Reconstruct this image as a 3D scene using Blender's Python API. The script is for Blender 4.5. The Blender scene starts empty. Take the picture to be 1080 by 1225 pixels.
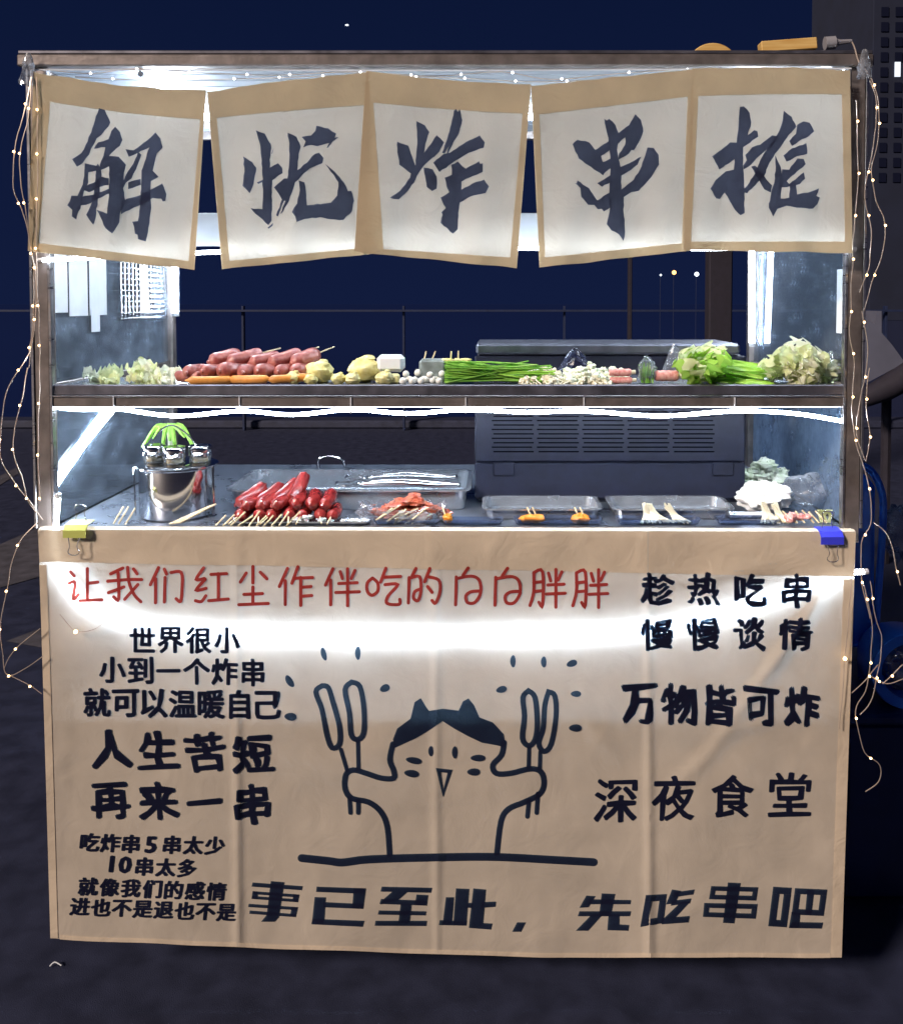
import bpy, bmesh, math, random
from mathutils import Vector, Matrix, noise
from mathutils.geometry import tessellate_polygon
random.seed(7)
R = math.radians
S = bpy.context.scene
COL = S.collection

# ------------------------------------------------------------------ camera
FPX, CX, CY = 1120.0, 592.0, 404.0
CAM = Vector((0.093, -2.0, 1.54)); PITCH = R(2.26)
cd = bpy.data.cameras.new('camera'); cam = bpy.data.objects.new('camera', cd); COL.objects.link(cam)
cam.location = CAM; cam.rotation_euler = (math.pi/2-PITCH, 0, 0)
cd.sensor_fit = 'VERTICAL'; cd.sensor_height = 24; cd.lens = FPX/1225*24
cd.shift_x = (540-CX)/1225; cd.shift_y = -(612.5-CY)/1225; cd.clip_end = 1000; cd.clip_start = 0.05
S.camera = cam
# ------------------------------------------------------------------ world: night sky
w = bpy.data.worlds.new('World'); S.world = w; w.use_nodes = True
nt = w.node_tree; nt.nodes.clear()
out = nt.nodes.new('ShaderNodeOutputWorld'); bg = nt.nodes.new('ShaderNodeBackground')
tc = nt.nodes.new('ShaderNodeTexCoord'); sp = nt.nodes.new('ShaderNodeSeparateXYZ')
cr = nt.nodes.new('ShaderNodeValToRGB')
cr.color_ramp.elements[0].color = (0.0060, 0.0115, 0.045, 1); cr.color_ramp.elements[0].position = 0.0
cr.color_ramp.elements[1].color = (0.0026, 0.0068, 0.031, 1); cr.color_ramp.elements[1].position = 0.45
nt.links.new(tc.outputs['Generated'], sp.inputs[0]); nt.links.new(sp.outputs['Z'], cr.inputs[0])
nt.links.new(cr.outputs[0], bg.inputs[0]); bg.inputs[1].default_value = 1.0
nt.links.new(bg.outputs[0], out.inputs[0])
# one sun lamp at night strength stands for the warm street light, front left
sd = bpy.data.lights.new('street_glow', 'SUN'); sd.energy = 3.7; sd.angle = R(9); sd.color = (1.0, 0.83, 0.70)
so = bpy.data.objects.new('street_glow', sd); COL.objects.link(so)
so.rotation_euler = Vector((0.62, 0.62, -0.50)).to_track_quat('-Z', 'Y').to_euler()
S.view_settings.view_transform = 'Standard'; S.view_settings.look = 'None'
S.view_settings.exposure = 0; S.view_settings.gamma = 1; S.view_settings.use_curve_mapping = False
S.render.engine = 'CYCLES'
S.cycles.use_denoising = True; S.cycles.max_bounces = 8; S.cycles.transparent_max_bounces = 16
S.cycles.sample_clamp_indirect = 6; S.cycles.caustics_reflective = False; S.cycles.caustics_refractive = False

# ------------------------------------------------------------------ helpers
_cp, _sp = math.cos(PITCH), math.sin(PITCH)
def P(px, py, Y=0.0):
    """point of the plane y = Y that the photograph shows at pixel (px, py)"""
    u = (px-CX)/FPX; v = -(py-CY)/FPX
    d = Vector((u, _cp+v*_sp, -_sp+v*_cp))
    t = (Y-CAM.y)/d.y
    return CAM+d*t
def Z(row, Y=0.0): return P(592, row, Y).z
def X(px, Y=0.0, row=500): return P(px, row, Y).x

class MB:
    def __init__(s): s.v = []; s.f = []
    def add(s, vs, fs):
        n = len(s.v); s.v += [Vector(a) for a in vs]; s.f += [tuple(i+n for i in f) for f in fs]; return s
    def box(s, x0, x1, y0, y1, z0, z1):
        if x0 > x1: x0, x1 = x1, x0
        vs = [(x, y, z) for x in (x0, x1) for y in (y0, y1) for z in (z0, z1)]
        return s.add(vs, [(0,1,3,2), (4,6,7,5), (0,4,5,1), (2,3,7,6), (0,2,6,4), (1,5,7,3)])
    def tube(s, pts, r, n=8, caps=True):
        pts = [Vector(p) for p in pts]; m = len(pts)
        rs = r if isinstance(r, (list, tuple)) else [r]*m
        up = None; vs = []; fs = []
        for i, p in enumerate(pts):
            t = (pts[min(i+1, m-1)]-pts[max(i-1, 0)])
            t = t.normalized() if t.length > 1e-9 else Vector((0, 0, 1))
            if up is None: up = t.orthogonal().normalized()
            up = (up-t*up.dot(t))
            up = up.normalized() if up.length > 1e-6 else t.orthogonal().normalized()
            b = t.cross(up)
            for k in range(n):
                a = 2*math.pi*k/n
                vs.append(p+(up*math.cos(a)+b*math.sin(a))*rs[i])
        for i in range(m-1):
            for k in range(n):
                k2 = (k+1) % n
                fs.append((i*n+k, i*n+k2, (i+1)*n+k2, (i+1)*n+k))
        if caps: fs += [tuple(range(n))[::-1], tuple((m-1)*n+k for k in range(n))]
        return s.add(vs, fs)
    def lathe(s, c, prof, n=24, axis=(0,0,1)):
        ax = Vector(axis).normalized(); u = ax.orthogonal().normalized(); b = ax.cross(u); c = Vector(c)
        vs = []; fs = []
        for (r, h) in prof:
            for k in range(n):
                a = 2*math.pi*k/n
                vs.append(c+ax*h+(u*math.cos(a)+b*math.sin(a))*r)
        for i in range(len(prof)-1):
            for k in range(n):
                k2 = (k+1) % n
                fs.append((i*n+k, i*n+k2, (i+1)*n+k2, (i+1)*n+k))
        return s.add(vs, fs)
    def blob(s, c, rad, amp=0.1, freq=2.0, n=14, m=9, seed=0.0, rot=None):
        vs = []; fs = []; c = Vector(c); rad = Vector(rad)
        for i in range(m+1):
            th = math.pi*i/m
            for k in range(n):
                a = 2*math.pi*k/n
                d = Vector((math.sin(th)*math.cos(a), math.sin(th)*math.sin(a), math.cos(th)))
                q = 1+amp*noise.noise(d*freq+Vector((seed, seed*1.7, -seed)))*2
                v = Vector((d.x*rad.x*q, d.y*rad.y*q, d.z*rad.z*q))
                if rot: v = rot @ v
                vs.append(c+v)
        for i in range(m):
            for k in range(n):
                k2 = (k+1) % n
                fs.append((i*n+k, (i+1)*n+k, (i+1)*n+k2, i*n+k2))
        return s.add(vs, fs)
    def grid(s, fn, nu, nv):
        vs = [fn(i/nu, j/nv) for j in range(nv+1) for i in range(nu+1)]
        fs = [(j*(nu+1)+i, j*(nu+1)+i+1, (j+1)*(nu+1)+i+1, (j+1)*(nu+1)+i) for j in range(nv) for i in range(nu)]
        return s.add(vs, fs)

def link(name, me, mat, parent=None):
    o = bpy.data.objects.new(name, me); COL.objects.link(o)
    if mat: me.materials.append(mat)
    if parent: o.parent = parent
    return o
def base(parent):
    v = Vector((0, 0, 0)); p = parent
    while p: v += p.location; p = p.parent
    return v
def build(mb, name, mat, parent=None, smooth=True, bevel=0.0, solid=0.0, kind=None, label=None, rot0=False):
    off = base(parent)
    me = bpy.data.meshes.new(name)
    me.from_pydata([v-off for v in mb.v], [], mb.f)
    bm = bmesh.new(); bm.from_mesh(me)
    bmesh.ops.remove_doubles(bm, verts=bm.verts, dist=1e-6)
    bmesh.ops.recalc_face_normals(bm, faces=bm.faces)
    if bevel:
        bmesh.ops.bevel(bm, geom=list(bm.edges), offset=bevel, segments=1, affect='EDGES', profile=0.5)
    bm.to_mesh(me); bm.free()
    if smooth:
        if not bevel:
            me.shade_smooth(); me.set_sharp_from_angle(angle=R(42))
    me.update()
    o = link(name, me, mat, parent)
    if solid:
        md = o.modifiers.new('solid', 'SOLIDIFY'); md.thickness = solid; md.offset = 0
    if kind: o['kind'] = kind
    if label: o['label'] = label
    return o
def boxo(name, x0, x1, y0, y1, z0, z1, mat, parent=None, bevel=0.0015, **k):
    return build(MB().box(x0, x1, y0, y1, z0, z1), name, mat, parent, smooth=False, bevel=bevel, **k)
def thing(name, label, cat, loc=(0,0,0), group=None):
    o = bpy.data.objects.new(name, None); COL.objects.link(o); o.location = loc; o.empty_display_size = .05
    o['label'] = label; o['category'] = cat
    if group: o['group'] = group
    return o
def tag(o, label, cat, group=None):
    o['label'] = label; o['category'] = cat
    if group: o['group'] = group
    return o
def dup(root, loc, label=None, rotz=None, scale=None):
    r = root.copy(); COL.objects.link(r); r.location = loc
    if label: r['label'] = label
    if rotz is not None: r.rotation_euler = (r.rotation_euler.x, r.rotation_euler.y, rotz)
    if scale: r.scale = scale
    for ch in list(root.children):
        c = ch.copy(); COL.objects.link(c); c.parent = r
        for g in ch.children:
            d = g.copy(); COL.objects.link(d); d.parent = c
    return r
def smooth_path(pts, k=6):
    """Catmull-Rom through points"""
    pts = [Vector(p) for p in pts]; o = []
    for i in range(len(pts)-1):
        p0 = pts[max(i-1, 0)]; p1 = pts[i]; p2 = pts[i+1]; p3 = pts[min(i+2, len(pts)-1)]
        for j in range(k):
            t = j/k
            o.append(0.5*((2*p1)+(p2-p0)*t+(2*p0-5*p1+4*p2-p3)*t*t+(3*p1-p0-3*p2+p3)*t**3))
    o.append(pts[-1]); return o

# ------------------------------------------------------------------ materials
def mat(name, col, rough=0.5, metal=0.0, var=0.0, scale=20.0, bump=0.0, bscale=60.0, spec=0.5, trans=0.0, sss=0.0, col2=None, stretch=None, coat=0.0, rvar=0.0, detail=4):
    m = bpy.data.materials.new(name); m.use_nodes = True; n = m.node_tree; b = n.nodes['Principled BSDF']
    b.inputs['Base Color'].default_value = (*col, 1); b.inputs['Roughness'].default_value = rough
    b.inputs['Metallic'].default_value = metal; b.inputs['Specular IOR Level'].default_value = spec
    b.inputs['Transmission Weight'].default_value = trans; b.inputs['Coat Weight'].default_value = coat
    if sss: b.inputs['Subsurface Weight'].default_value = sss; b.inputs['Subsurface Scale'].default_value = 0.01
    t = n.nodes.new('ShaderNodeTexCoord'); mp = n.nodes.new('ShaderNodeMapping')
    n.links.new(t.outputs['Object'], mp.inputs[0])
    if stretch: mp.inputs['Scale'].default_value = stretch
    if var or col2:
        ns = n.nodes.new('ShaderNodeTexNoise'); ns.inputs['Scale'].default_value = scale; ns.inputs['Detail'].default_value = detail
        n.links.new(mp.outputs[0], ns.inputs['Vector'])
        rp = n.nodes.new('ShaderNodeValToRGB'); rp.color_ramp.elements[0].position = .32; rp.color_ramp.elements[1].position = .68
        c2 = col2 if col2 else tuple(min(1, c*(1+var)) for c in col)
        c1 = col if col2 else tuple(c*(1-var) for c in col)
        rp.color_ramp.elements[0].color = (*c1, 1); rp.color_ramp.elements[1].color = (*c2, 1)
        n.links.new(ns.outputs[0], rp.inputs[0]); n.links.new(rp.outputs[0], b.inputs['Base Color'])
        if rvar:
            mr = n.nodes.new('ShaderNodeMapRange'); mr.inputs[3].default_value = max(.02, rough-rvar); mr.inputs[4].default_value = rough+rvar
            n.links.new(ns.outputs[0], mr.inputs[0]); n.links.new(mr.outputs[0], b.inputs['Roughness'])
    if bump:
        nb = n.nodes.new('ShaderNodeTexNoise'); nb.inputs['Scale'].default_value = bscale; nb.inputs['Detail'].default_value = 3
        n.links.new(mp.outputs[0], nb.inputs['Vector'])
        bp = n.nodes.new('ShaderNodeBump'); bp.inputs['Strength'].default_value = bump; bp.inputs['Distance'].default_value = .004
        n.links.new(nb.outputs[0], bp.inputs['Height']); n.links.new(bp.outputs[0], b.inputs['Normal'])
    return m
def emis(name, col, st):
    m = bpy.data.materials.new(name); m.use_nodes = True; n = m.node_tree; n.nodes.clear()
    o = n.nodes.new('ShaderNodeOutputMaterial'); e = n.nodes.new('ShaderNodeEmission')
    e.inputs[0].default_value = (*col, 1); e.inputs[1].default_value = st; n.links.new(e.outputs[0], o.inputs[0]); return m
def cloth(name, front, thru, wt, weave=900, var=.10, soft=.35):
    """cloth that lets lamp light through: diffuse + translucent"""
    m = bpy.data.materials.new(name); m.use_nodes = True; n = m.node_tree; n.nodes.clear()
    o = n.nodes.new('ShaderNodeOutputMaterial'); d = n.nodes.new('ShaderNodeBsdfDiffuse'); t = n.nodes.new('ShaderNodeBsdfTranslucent')
    mx = n.nodes.new('ShaderNodeMixShader'); mx.inputs[0].default_value = wt
    tc = n.nodes.new('ShaderNodeTexCoord')
    ns = n.nodes.new('ShaderNodeTexNoise'); ns.inputs['Scale'].default_value = 9; ns.inputs['Detail'].default_value = 6
    n.links.new(tc.outputs['Object'], ns.inputs['Vector'])
    for bs, c in ((d, front), (t, thru)):
        rp = n.nodes.new('ShaderNodeValToRGB'); rp.color_ramp.elements[0].position = .3; rp.color_ramp.elements[1].position = .7
        rp.color_ramp.elements[0].color = (*[x*(1-var) for x in c], 1); rp.color_ramp.elements[1].color = (*[min(1, x*(1+var)) for x in c], 1)
        n.links.new(ns.outputs[0], rp.inputs[0]); n.links.new(rp.outputs[0], bs.inputs[0])
    # weave bump
    wv = n.nodes.new('ShaderNodeTexNoise'); wv.inputs['Scale'].default_value = weave; wv.inputs['Detail'].default_value = 2
    mp = n.nodes.new('ShaderNodeMapping'); mp.inputs['Scale'].default_value = (1, 1, .25)
    n.links.new(tc.outputs['Object'], mp.inputs[0]); n.links.new(mp.outputs[0], wv.inputs['Vector'])
    n2 = n.nodes.new('ShaderNodeTexNoise'); n2.inputs['Scale'].default_value = 14; n2.inputs['Detail'].default_value = 3; n2.inputs['Distortion'].default_value = 1.2
    n.links.new(tc.outputs['Object'], n2.inputs['Vector'])
    b1 = n.nodes.new('ShaderNodeBump'); b1.inputs['Strength'].default_value = soft; b1.inputs['Distance'].default_value = .01
    b2 = n.nodes.new('ShaderNodeBump'); b2.inputs['Strength'].default_value = .25; b2.inputs['Distance'].default_value = .001
    n.links.new(n2.outputs[0], b1.inputs['Height']); n.links.new(wv.outputs[0], b2.inputs['Height']); n.links.new(b1.outputs[0], b2.inputs['Normal'])
    n.links.new(b2.outputs[0], d.inputs['Normal']); n.links.new(b2.outputs[0], t.inputs['Normal'])
    n.links.new(d.outputs[0], mx.inputs[1]); n.links.new(t.outputs[0], mx.inputs[2]); n.links.new(mx.outputs[0], o.inputs[0])
    return m
def film(name, tint, ior=1.45, rough=.03, dirt=0.05, dscale=30, dcol=(.8,.85,.9), refl=1.0, lo=.45, hi=.75):
    """clear sheet: transparent + fresnel gloss + a little dirt"""
    m = bpy.data.materials.new(name); m.use_nodes = True; n = m.node_tree; n.nodes.clear()
    o = n.nodes.new('ShaderNodeOutputMaterial'); tr = n.nodes.new('ShaderNodeBsdfTransparent'); tr.inputs[0].default_value = (*tint, 1)
    g = n.nodes.new('ShaderNodeBsdfGlossy'); g.inputs['Roughness'].default_value = rough
    fr = n.nodes.new('ShaderNodeFresnel'); fr.inputs[0].default_value = ior
    mul = n.nodes.new('ShaderNodeMath'); mul.operation = 'MULTIPLY'; mul.inputs[1].default_value = refl
    n.links.new(fr.outputs[0], mul.inputs[0])
    mx = n.nodes.new('ShaderNodeMixShader'); n.links.new(mul.outputs[0], mx.inputs[0]); n.links.new(tr.outputs[0], mx.inputs[1]); n.links.new(g.outputs[0], mx.inputs[2])
    df = n.nodes.new('ShaderNodeBsdfDiffuse'); df.inputs[0].default_value = (*dcol, 1)
    tl = n.nodes.new('ShaderNodeBsdfTranslucent'); tl.inputs[0].default_value = (*dcol, 1)
    ad = n.nodes.new('ShaderNodeMixShader'); ad.inputs[0].default_value = .5
    n.links.new(df.outputs[0], ad.inputs[1]); n.links.new(tl.outputs[0], ad.inputs[2])
    tc = n.nodes.new('ShaderNodeTexCoord'); ns = n.nodes.new('ShaderNodeTexNoise'); ns.inputs['Scale'].default_value = dscale; ns.inputs['Detail'].default_value = 8
    ns.inputs['Roughness'].default_value = .7
    n.links.new(tc.outputs['Object'], ns.inputs['Vector'])
    mr = n.nodes.new('ShaderNodeMapRange'); mr.inputs[1].default_value = lo; mr.inputs[2].default_value = hi; mr.inputs[3].default_value = dirt*.35; mr.inputs[4].default_value = dirt*1.6
    n.links.new(ns.outputs[0], mr.inputs[0])
    m2 = n.nodes.new('ShaderNodeMixShader'); n.links.new(mr.outputs[0], m2.inputs[0]); n.links.new(mx.outputs[0], m2.inputs[1]); n.links.new(ad.outputs[0], m2.inputs[2])
    n.links.new(m2.outputs[0], o.inputs[0]); return m

M = {}
M['steel'] = mat('stainless', (.50,.50,.53), .30, .95, var=.12, scale=8, stretch=(1,1,12), rvar=.1)
M['frame'] = mat('painted_frame_steel', (.21,.185,.18), .42, .55, var=.28, scale=22, bump=.15, bscale=90)
M['ceil'] = mat('ceiling_sheet', (.42,.47,.55), .45, .3, var=.1, scale=10)
M['counter'] = mat('counter_steel', (.30,.34,.42), .30, .7, var=.15, scale=14, rvar=.12)
M['darksteel'] = mat('dark_steel', (.20,.20,.24), .38, .8, var=.25, scale=26, rvar=.1)
M['tray'] = mat('tray_steel', (.58,.62,.68), .25, .8, var=.08, scale=12, rvar=.08, bump=.08, bscale=30)
M['mirror'] = mat('pot_steel', (.70,.70,.72), .11, 1.0, var=.05, scale=14, rvar=.05)
M['glass'] = film('side_glass', (.88,.93,.98), dirt=.22, dscale=22, dcol=(.55,.70,.9))
M['glass2'] = film('scratched_glass', (.86,.91,.97), dirt=.24, dscale=26, dcol=(.6,.72,.9), lo=.5, hi=.72)
M['glass3'] = film('glare_haze_glass', (.80,.88,.97), dirt=.42, dscale=9, dcol=(.50,.68,.95), lo=.3, hi=.8)  # bright bluish glare haze put into the diffuse layer's colour
M['bag'] = film('clear_bag', (.86,.89,.93), rough=.12, dirt=.35, dscale=25, dcol=(.75,.80,.9), refl=1.6)
M['bagdark'] = film('dark_bag', (.30,.32,.42), rough=.15, dirt=.25, dscale=25, dcol=(.15,.17,.35), refl=1.6)
M['acryl'] = film('clear_box', (.75,.82,.95), rough=.06, dirt=.10, dscale=20, dcol=(.5,.6,.9), refl=1.5)
M['led'] = emis('led_white', (.78,.89,1.0), 122)
M['ledsoft'] = emis('led_banner', (.86,.93,1.0), 58)
M['ledflag'] = emis('led_pennant', (.84,.92,1.0), 42)
M['warm'] = emis('fairy_bulb', (1.0,.62,.28), 9)
M['whitebulb'] = emis('white_bulb', (.95,.95,1.0), 9)
M['silicone'] = mat('silicone_clip', (.75,.78,.85), .4)
M['cloth'] = cloth('banner_cotton', (.82,.72,.60), (.44,.46,.46), .44, var=.08, soft=.20)
M['hem'] = cloth('folded_hem', (.72,.61,.48), (.75,.64,.50), .22)
M['flagcloth'] = cloth('pennant_cotton', (.50,.45,.38), (.335,.325,.295), .42, var=.06)
M['flaghem'] = cloth('pennant_hem', (.60,.50,.36), (.80,.70,.50), .40)
M['ink'] = cloth('navy_ink', (.016,.018,.045), (.17,.30,.45), .40, var=.12)
M['inkflag'] = cloth('brush_ink', (.030,.034,.065), (.24,.28,.42), .42, var=.25)
M['redink'] = cloth('red_ink', (.40,.045,.04), (.50,.12,.10), .30, var=.15)
M['asphalt'] = mat('asphalt', (.022,.027,.060), .60, var=.28, scale=12, bump=.4, bscale=420, spec=.6, detail=8, rvar=.12)
M['mark'] = mat('worn_road_paint', (.075,.072,.09), .8, var=.3, scale=12)
M['blackplastic'] = mat('black_plastic', (.009,.011,.030), .55, var=.2, scale=30, bump=.06, bscale=200)
M['slot'] = mat('slot_dark', (.004,.004,.008), .95, spec=.05)
M['paper'] = mat('white_paper', (.72,.76,.82), .8, var=.05)
M['wire'] = mat('copper_wire', (.62,.52,.45), .35, .5, var=.2)
M['wood'] = mat('skewer_bamboo', (.72,.60,.38), .6, var=.2, scale=60)
M['blue'] = mat('blue_plastic', (.05,.24,1.0), .32, var=.15, scale=10)
M['navybin'] = mat('navy_bin_plastic', (.012,.03,.12), .45, var=.2, scale=8)
M['clipblue'] = mat('blue_clip_enamel', (.05,.06,.75), .35)
M['clipyel'] = mat('yellow_clip_enamel', (.55,.60,.16), .4)
M['wiresteel'] = mat('clip_wire', (.8,.8,.8), .25, 1)
M['sausred'] = mat('red_sausage', (.17,.008,.010), .26, scale=55, bump=.6, bscale=75, coat=.4, col2=(.36,.035,.03), detail=7)
M['sauspink'] = mat('pink_sausage', (.26,.055,.050), .36, bump=.55, bscale=60, scale=60, coat=.3, col2=(.46,.16,.13), detail=7)
M['orange'] = mat('orange_sausage', (.72,.30,.06), .45, var=.2, scale=40, bump=.15)
M['meat'] = mat('marinated_meat', (.34,.05,.03), .35, scale=70, bump=.6, bscale=90, coat=.5, col2=(.58,.15,.07))
M['roll'] = mat('meat_roll', (.62,.18,.17), .5, scale=120, col2=(.80,.48,.44), bump=.3, bscale=120)
M['yellow'] = mat('yellow_tofu', (.66,.58,.18), .5, scale=50, col2=(.80,.75,.40), bump=.5, bscale=70)
M['tofu'] = mat('white_tofu', (.78,.82,.86), .4, var=.05, sss=.1)
M['fishball'] = mat('white_fish_ball', (.80,.80,.76), .4, var=.06)
M['greyblock'] = mat('grey_kelp', (.20,.24,.24), .5, var=.3, scale=40, bump=.3)
M['green'] = mat('chive_green', (.10,.34,.03), .45, scale=60, col2=(.26,.52,.07))
M['lightgreen'] = cloth('lettuce_green', (.42,.66,.14), (.50,.80,.14), .4, weave=300, var=.25, soft=.05)
M['leek'] = mat('leek_green', (.20,.50,.04), .4, scale=18, col2=(.42,.70,.12), stretch=(1,6,6))
M['palegreen'] = cloth('napa_leaf', (.84,.89,.58), (.86,.95,.58), .46, weave=300, var=.12, soft=.05)
M['white'] = cloth('napa_stem', (.90,.92,.76), (.90,.95,.74), .46, weave=300, var=.1, soft=.05)
M['enoki'] = mat('enoki_cream', (.78,.74,.58), .5, var=.08, scale=60)
M['cauli'] = mat('pale_mushroom', (.62,.72,.50), .6, scale=60, col2=(.82,.84,.74), bump=.6, bscale=110)
M['orangefood'] = mat('orange_fishcake', (.80,.28,.03), .4, var=.15, scale=60, bump=.3)
M['whitecloth'] = mat('white_towel', (.80,.80,.80), .9, var=.05, bump=.8, bscale=50)
M['mist'] = film('misty_bag', (.80,.85,.9), rough=.25, dirt=.55, dscale=14, dcol=(.62,.68,.78), refl=.8)
M['water'] = mat('river_water', (.012,.020,.085), .12, bump=.12, bscale=.6, spec=1.0)
M['jar'] = film('jar_glass', (.85,.88,.9), dirt=.2, dscale=18, refl=1.4)
M['spice'] = mat('jar_spice', (.40,.22,.06), .9, scale=60, col2=(.55,.45,.28))
M['gold'] = mat('warm_wood', (.62,.36,.10), .45, scale=12, col2=(.80,.56,.22), stretch=(1,1,14))
M['clearhard'] = mat('clear_adapter', (.30,.30,.34), .25)
M['canvas'] = mat('grey_canvas', (.10,.105,.15), .9, var=.1, scale=6)
M['brick'] = mat('tower_render', (.011,.016,.040), .9, var=.15, scale=.4)
M['rust'] = mat('brown_post', (.016,.013,.024), .8, var=.2)
M['railm'] = mat('guardrail_metal', (.012,.022,.070), .6, .0, var=.2)
M['treem'] = mat('night_foliage', (.035,.05,.045), .9, var=.3, scale=4)
M['rubber'] = mat('rubber', (.03,.03,.03), .8)
M['winoff'] = mat('dark_window', (.008,.010,.026), .3)
M['amber'] = emis('amber_lamp', (1.0,.42,.12), 5)
M['coolfar'] = emis('far_white_lamp', (.75,.85,1.0), 5)
M['winlit'] = emis('lit_window', (.85,.9,1.0), 1.2)

# key heights
zTop1, zTop0 = Z(66), Z(80.5)          # top beam
zShelfLip1, zShelfLip0 = Z(460.5), Z(473)
zBeam1, zBeam0 = Z(475.5), Z(487.5)
zCounter = Z(633)
XL0, XL1 = X(43), X(60)                # left post, outer and inner face
XR1, XR0 = X(1029), X(1011)
DEP = 0.80

# ================================================================== GROUND
g = MB().grid(lambda a, b: Vector(((a-.5)*600, -20+b*420, 0)), 20, 20)
go = build(g, 'ground', M['asphalt'], smooth=False); go['kind'] = 'structure'
wv = build(MB().add([(-300, 9.6, .03), (300, 9.6, .03), (300, 390, .03), (-300, 390, .03)], [(0,1,2,3)]), 'river_water', M['water'], smooth=False); wv['kind'] = 'structure'
boxk = boxo('quay_edge', -60, 60, 9.2, 9.6, .0, .10, M['asphalt'], None, bevel=.02); boxk['kind'] = 'structure'
def ground_px(px, py):
    p = P(px, py, 1); d = p-CAM; return CAM+d*(-CAM.z/d.z)
mk = MB()
for poly in ([(0,652),(46,632),(50,690),(0,704)], [(8,768),(50,752),(52,776)], [(-60,600),(20,560),(24,566),(-50,612)]):
    pts = [ground_px(*q) for q in poly]
    mk.add([Vector((p.x, p.y, .004)) for p in pts], [tuple(range(len(pts)))])
mo = build(mk, 'road_marking', M['mark'], smooth=False); mo['kind'] = 'structure'

# ================================================================== CART
cart = thing('food_cart', 'steel snack cart with brown posts, glass sides and flat roof behind the banner', 'food cart', (0, .4, 0))
def post(x0, x1, y0, y1, z0=zCounter-.03, z1=None):
    boxo('post', x0, x1, y0, y1, z0, zTop0-.001 if z1 is None else z1, M['frame'], cart)
pw = .032
post(XL0, XL0+pw, 0, pw); post(XR1-pw, XR1, 0, pw)
post(XL0, XL0+pw, DEP-pw, DEP); post(XR1-pw, XR1, DEP-pw, DEP)
for lx in (XL0+.040, XR1-.040-pw):
    for ly in (.002, DEP-pw):
        boxo('leg', lx, lx+pw, ly, ly+pw-.002, .16 if ly < .1 else .1, zCounter-.031, M['frame'], cart)
# bright bare-steel edge trims of the front posts
for xa in (XL0-.0062, XL0+pw+.0004, XR1+.0004, XR1-pw-.0062):
    boxo('post_trim', xa, xa+.0058, -.003, .012, zCounter+.002, zTop0-.002, M['steel'], cart, bevel=.0008)
boxo('roof_beam', X(32), X(1036), -.012, .022, zTop0, zTop1, M['frame'], cart, bevel=.003, label='brown front roof beam above the pennants')
boxo('roof_beam', X(32), X(1036), DEP-.02, DEP+.014, zTop0, zTop1, M['frame'], cart, bevel=.003)
boxo('roof_beam', X(32), X(32)+.035, .0225, DEP-.0205, zTop0, zTop1, M['frame'], cart, bevel=.003)
boxo('roof_beam', X(1036)-.035, X(1036), .0225, DEP-.0205, zTop0, zTop1, M['frame'], cart, bevel=.003)
boxo('roof_sheet', X(32)+.002, X(1036)-.002, -.01, DEP+.012, zTop1+.0005, zTop1+.008, M['darksteel'], cart)
# ribbed ceiling
ny = 13; y0c = .024; dy = (DEP-.046)/ny
first = None
for i in range(ny):
    if first is None:
        first = boxo('ceiling_panel', X(32)+.037, X(1036)-.037, y0c, y0c+dy-.006, zTop0+.004, zTop0+.012, M['ceil'], cart, bevel=.002)
    else:
        c = first.copy(); COL.objects.link(c); c.location.y = i*dy
boxo('ceiling_backing', X(32)+.036, X(1036)-.036, .0226, DEP-.0208, zTop0+.0125, zTop1-.001, M['darksteel'], cart, bevel=0)
# rear cross bar (seen through gaps between the pennants)
boxo('cross_bar', XL0+pw+.001, XR1-pw-.001, .050, .058, Z(293), Z(252), M['ceil'], cart, label='brushed steel cross bar behind the pennants')
boxo('cross_bar', XL0+pw+.001, XR1-pw-.001, DEP-.028, DEP-.004, Z(168, DEP), Z(156, DEP), M['frame'], cart)
# upper shelf
SD = .235
boxo('shelf_deck', XL0+pw+.001, XR1-pw-.001, .0145, SD, zShelfLip1-.006, zShelfLip1-.003, M['tray'], cart, bevel=0)
boxo('shelf_lip', XL0+pw+.001, XR1-pw-.001, .002, .014, zShelfLip0, zShelfLip1, M['darksteel'], cart, bevel=.002)
boxo('shelf_beam', XL0+pw+.001, XR1-pw-.001, .0, .022, zBeam0, zBeam1, M['frame'], cart, bevel=.002)
boxo('shelf_trim', XL0+pw+.001, XR1-pw-.001, -.002, .006, zBeam1+.0005, zBeam1+.004, M['steel'], cart, bevel=.0005)
for xs in (XL0+pw*.5, XR1-pw*.5):
    boxo('side_rail', xs-.008, xs+.008, pw+.001, DEP-pw-.001, zShelfLip0, zShelfLip1, M['frame'], cart)
    boxo('side_rail', xs-.008, xs+.008, pw+.001, DEP-pw-.001, zCounter-.03, zCounter-.002, M['frame'], cart)
for px in (137, 287, 420, 557, 698, 878):
    boxo('cable_tie', X(px)-.0012, X(px)+.0012, -.0035, -.0005, zBeam0-.012, zBeam1+.001, M['silicone'], cart, bevel=0)
# glass
for nm, xs, m_ in (('l', XL0+pw*.5, M['glass']), ('r', XR1-pw*.5, M['glass2'])):
    for za, zb in ((zShelfLip1+.001, zTop0-.002), (zCounter, zShelfLip0-.001)):
        boxo('glass_panel', xs-.002, xs+.002, pw+.0012, DEP-pw-.0012, za, zb, M['glass3'] if (nm == 'r' and za == zCounter) else m_, cart, bevel=0)
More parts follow.
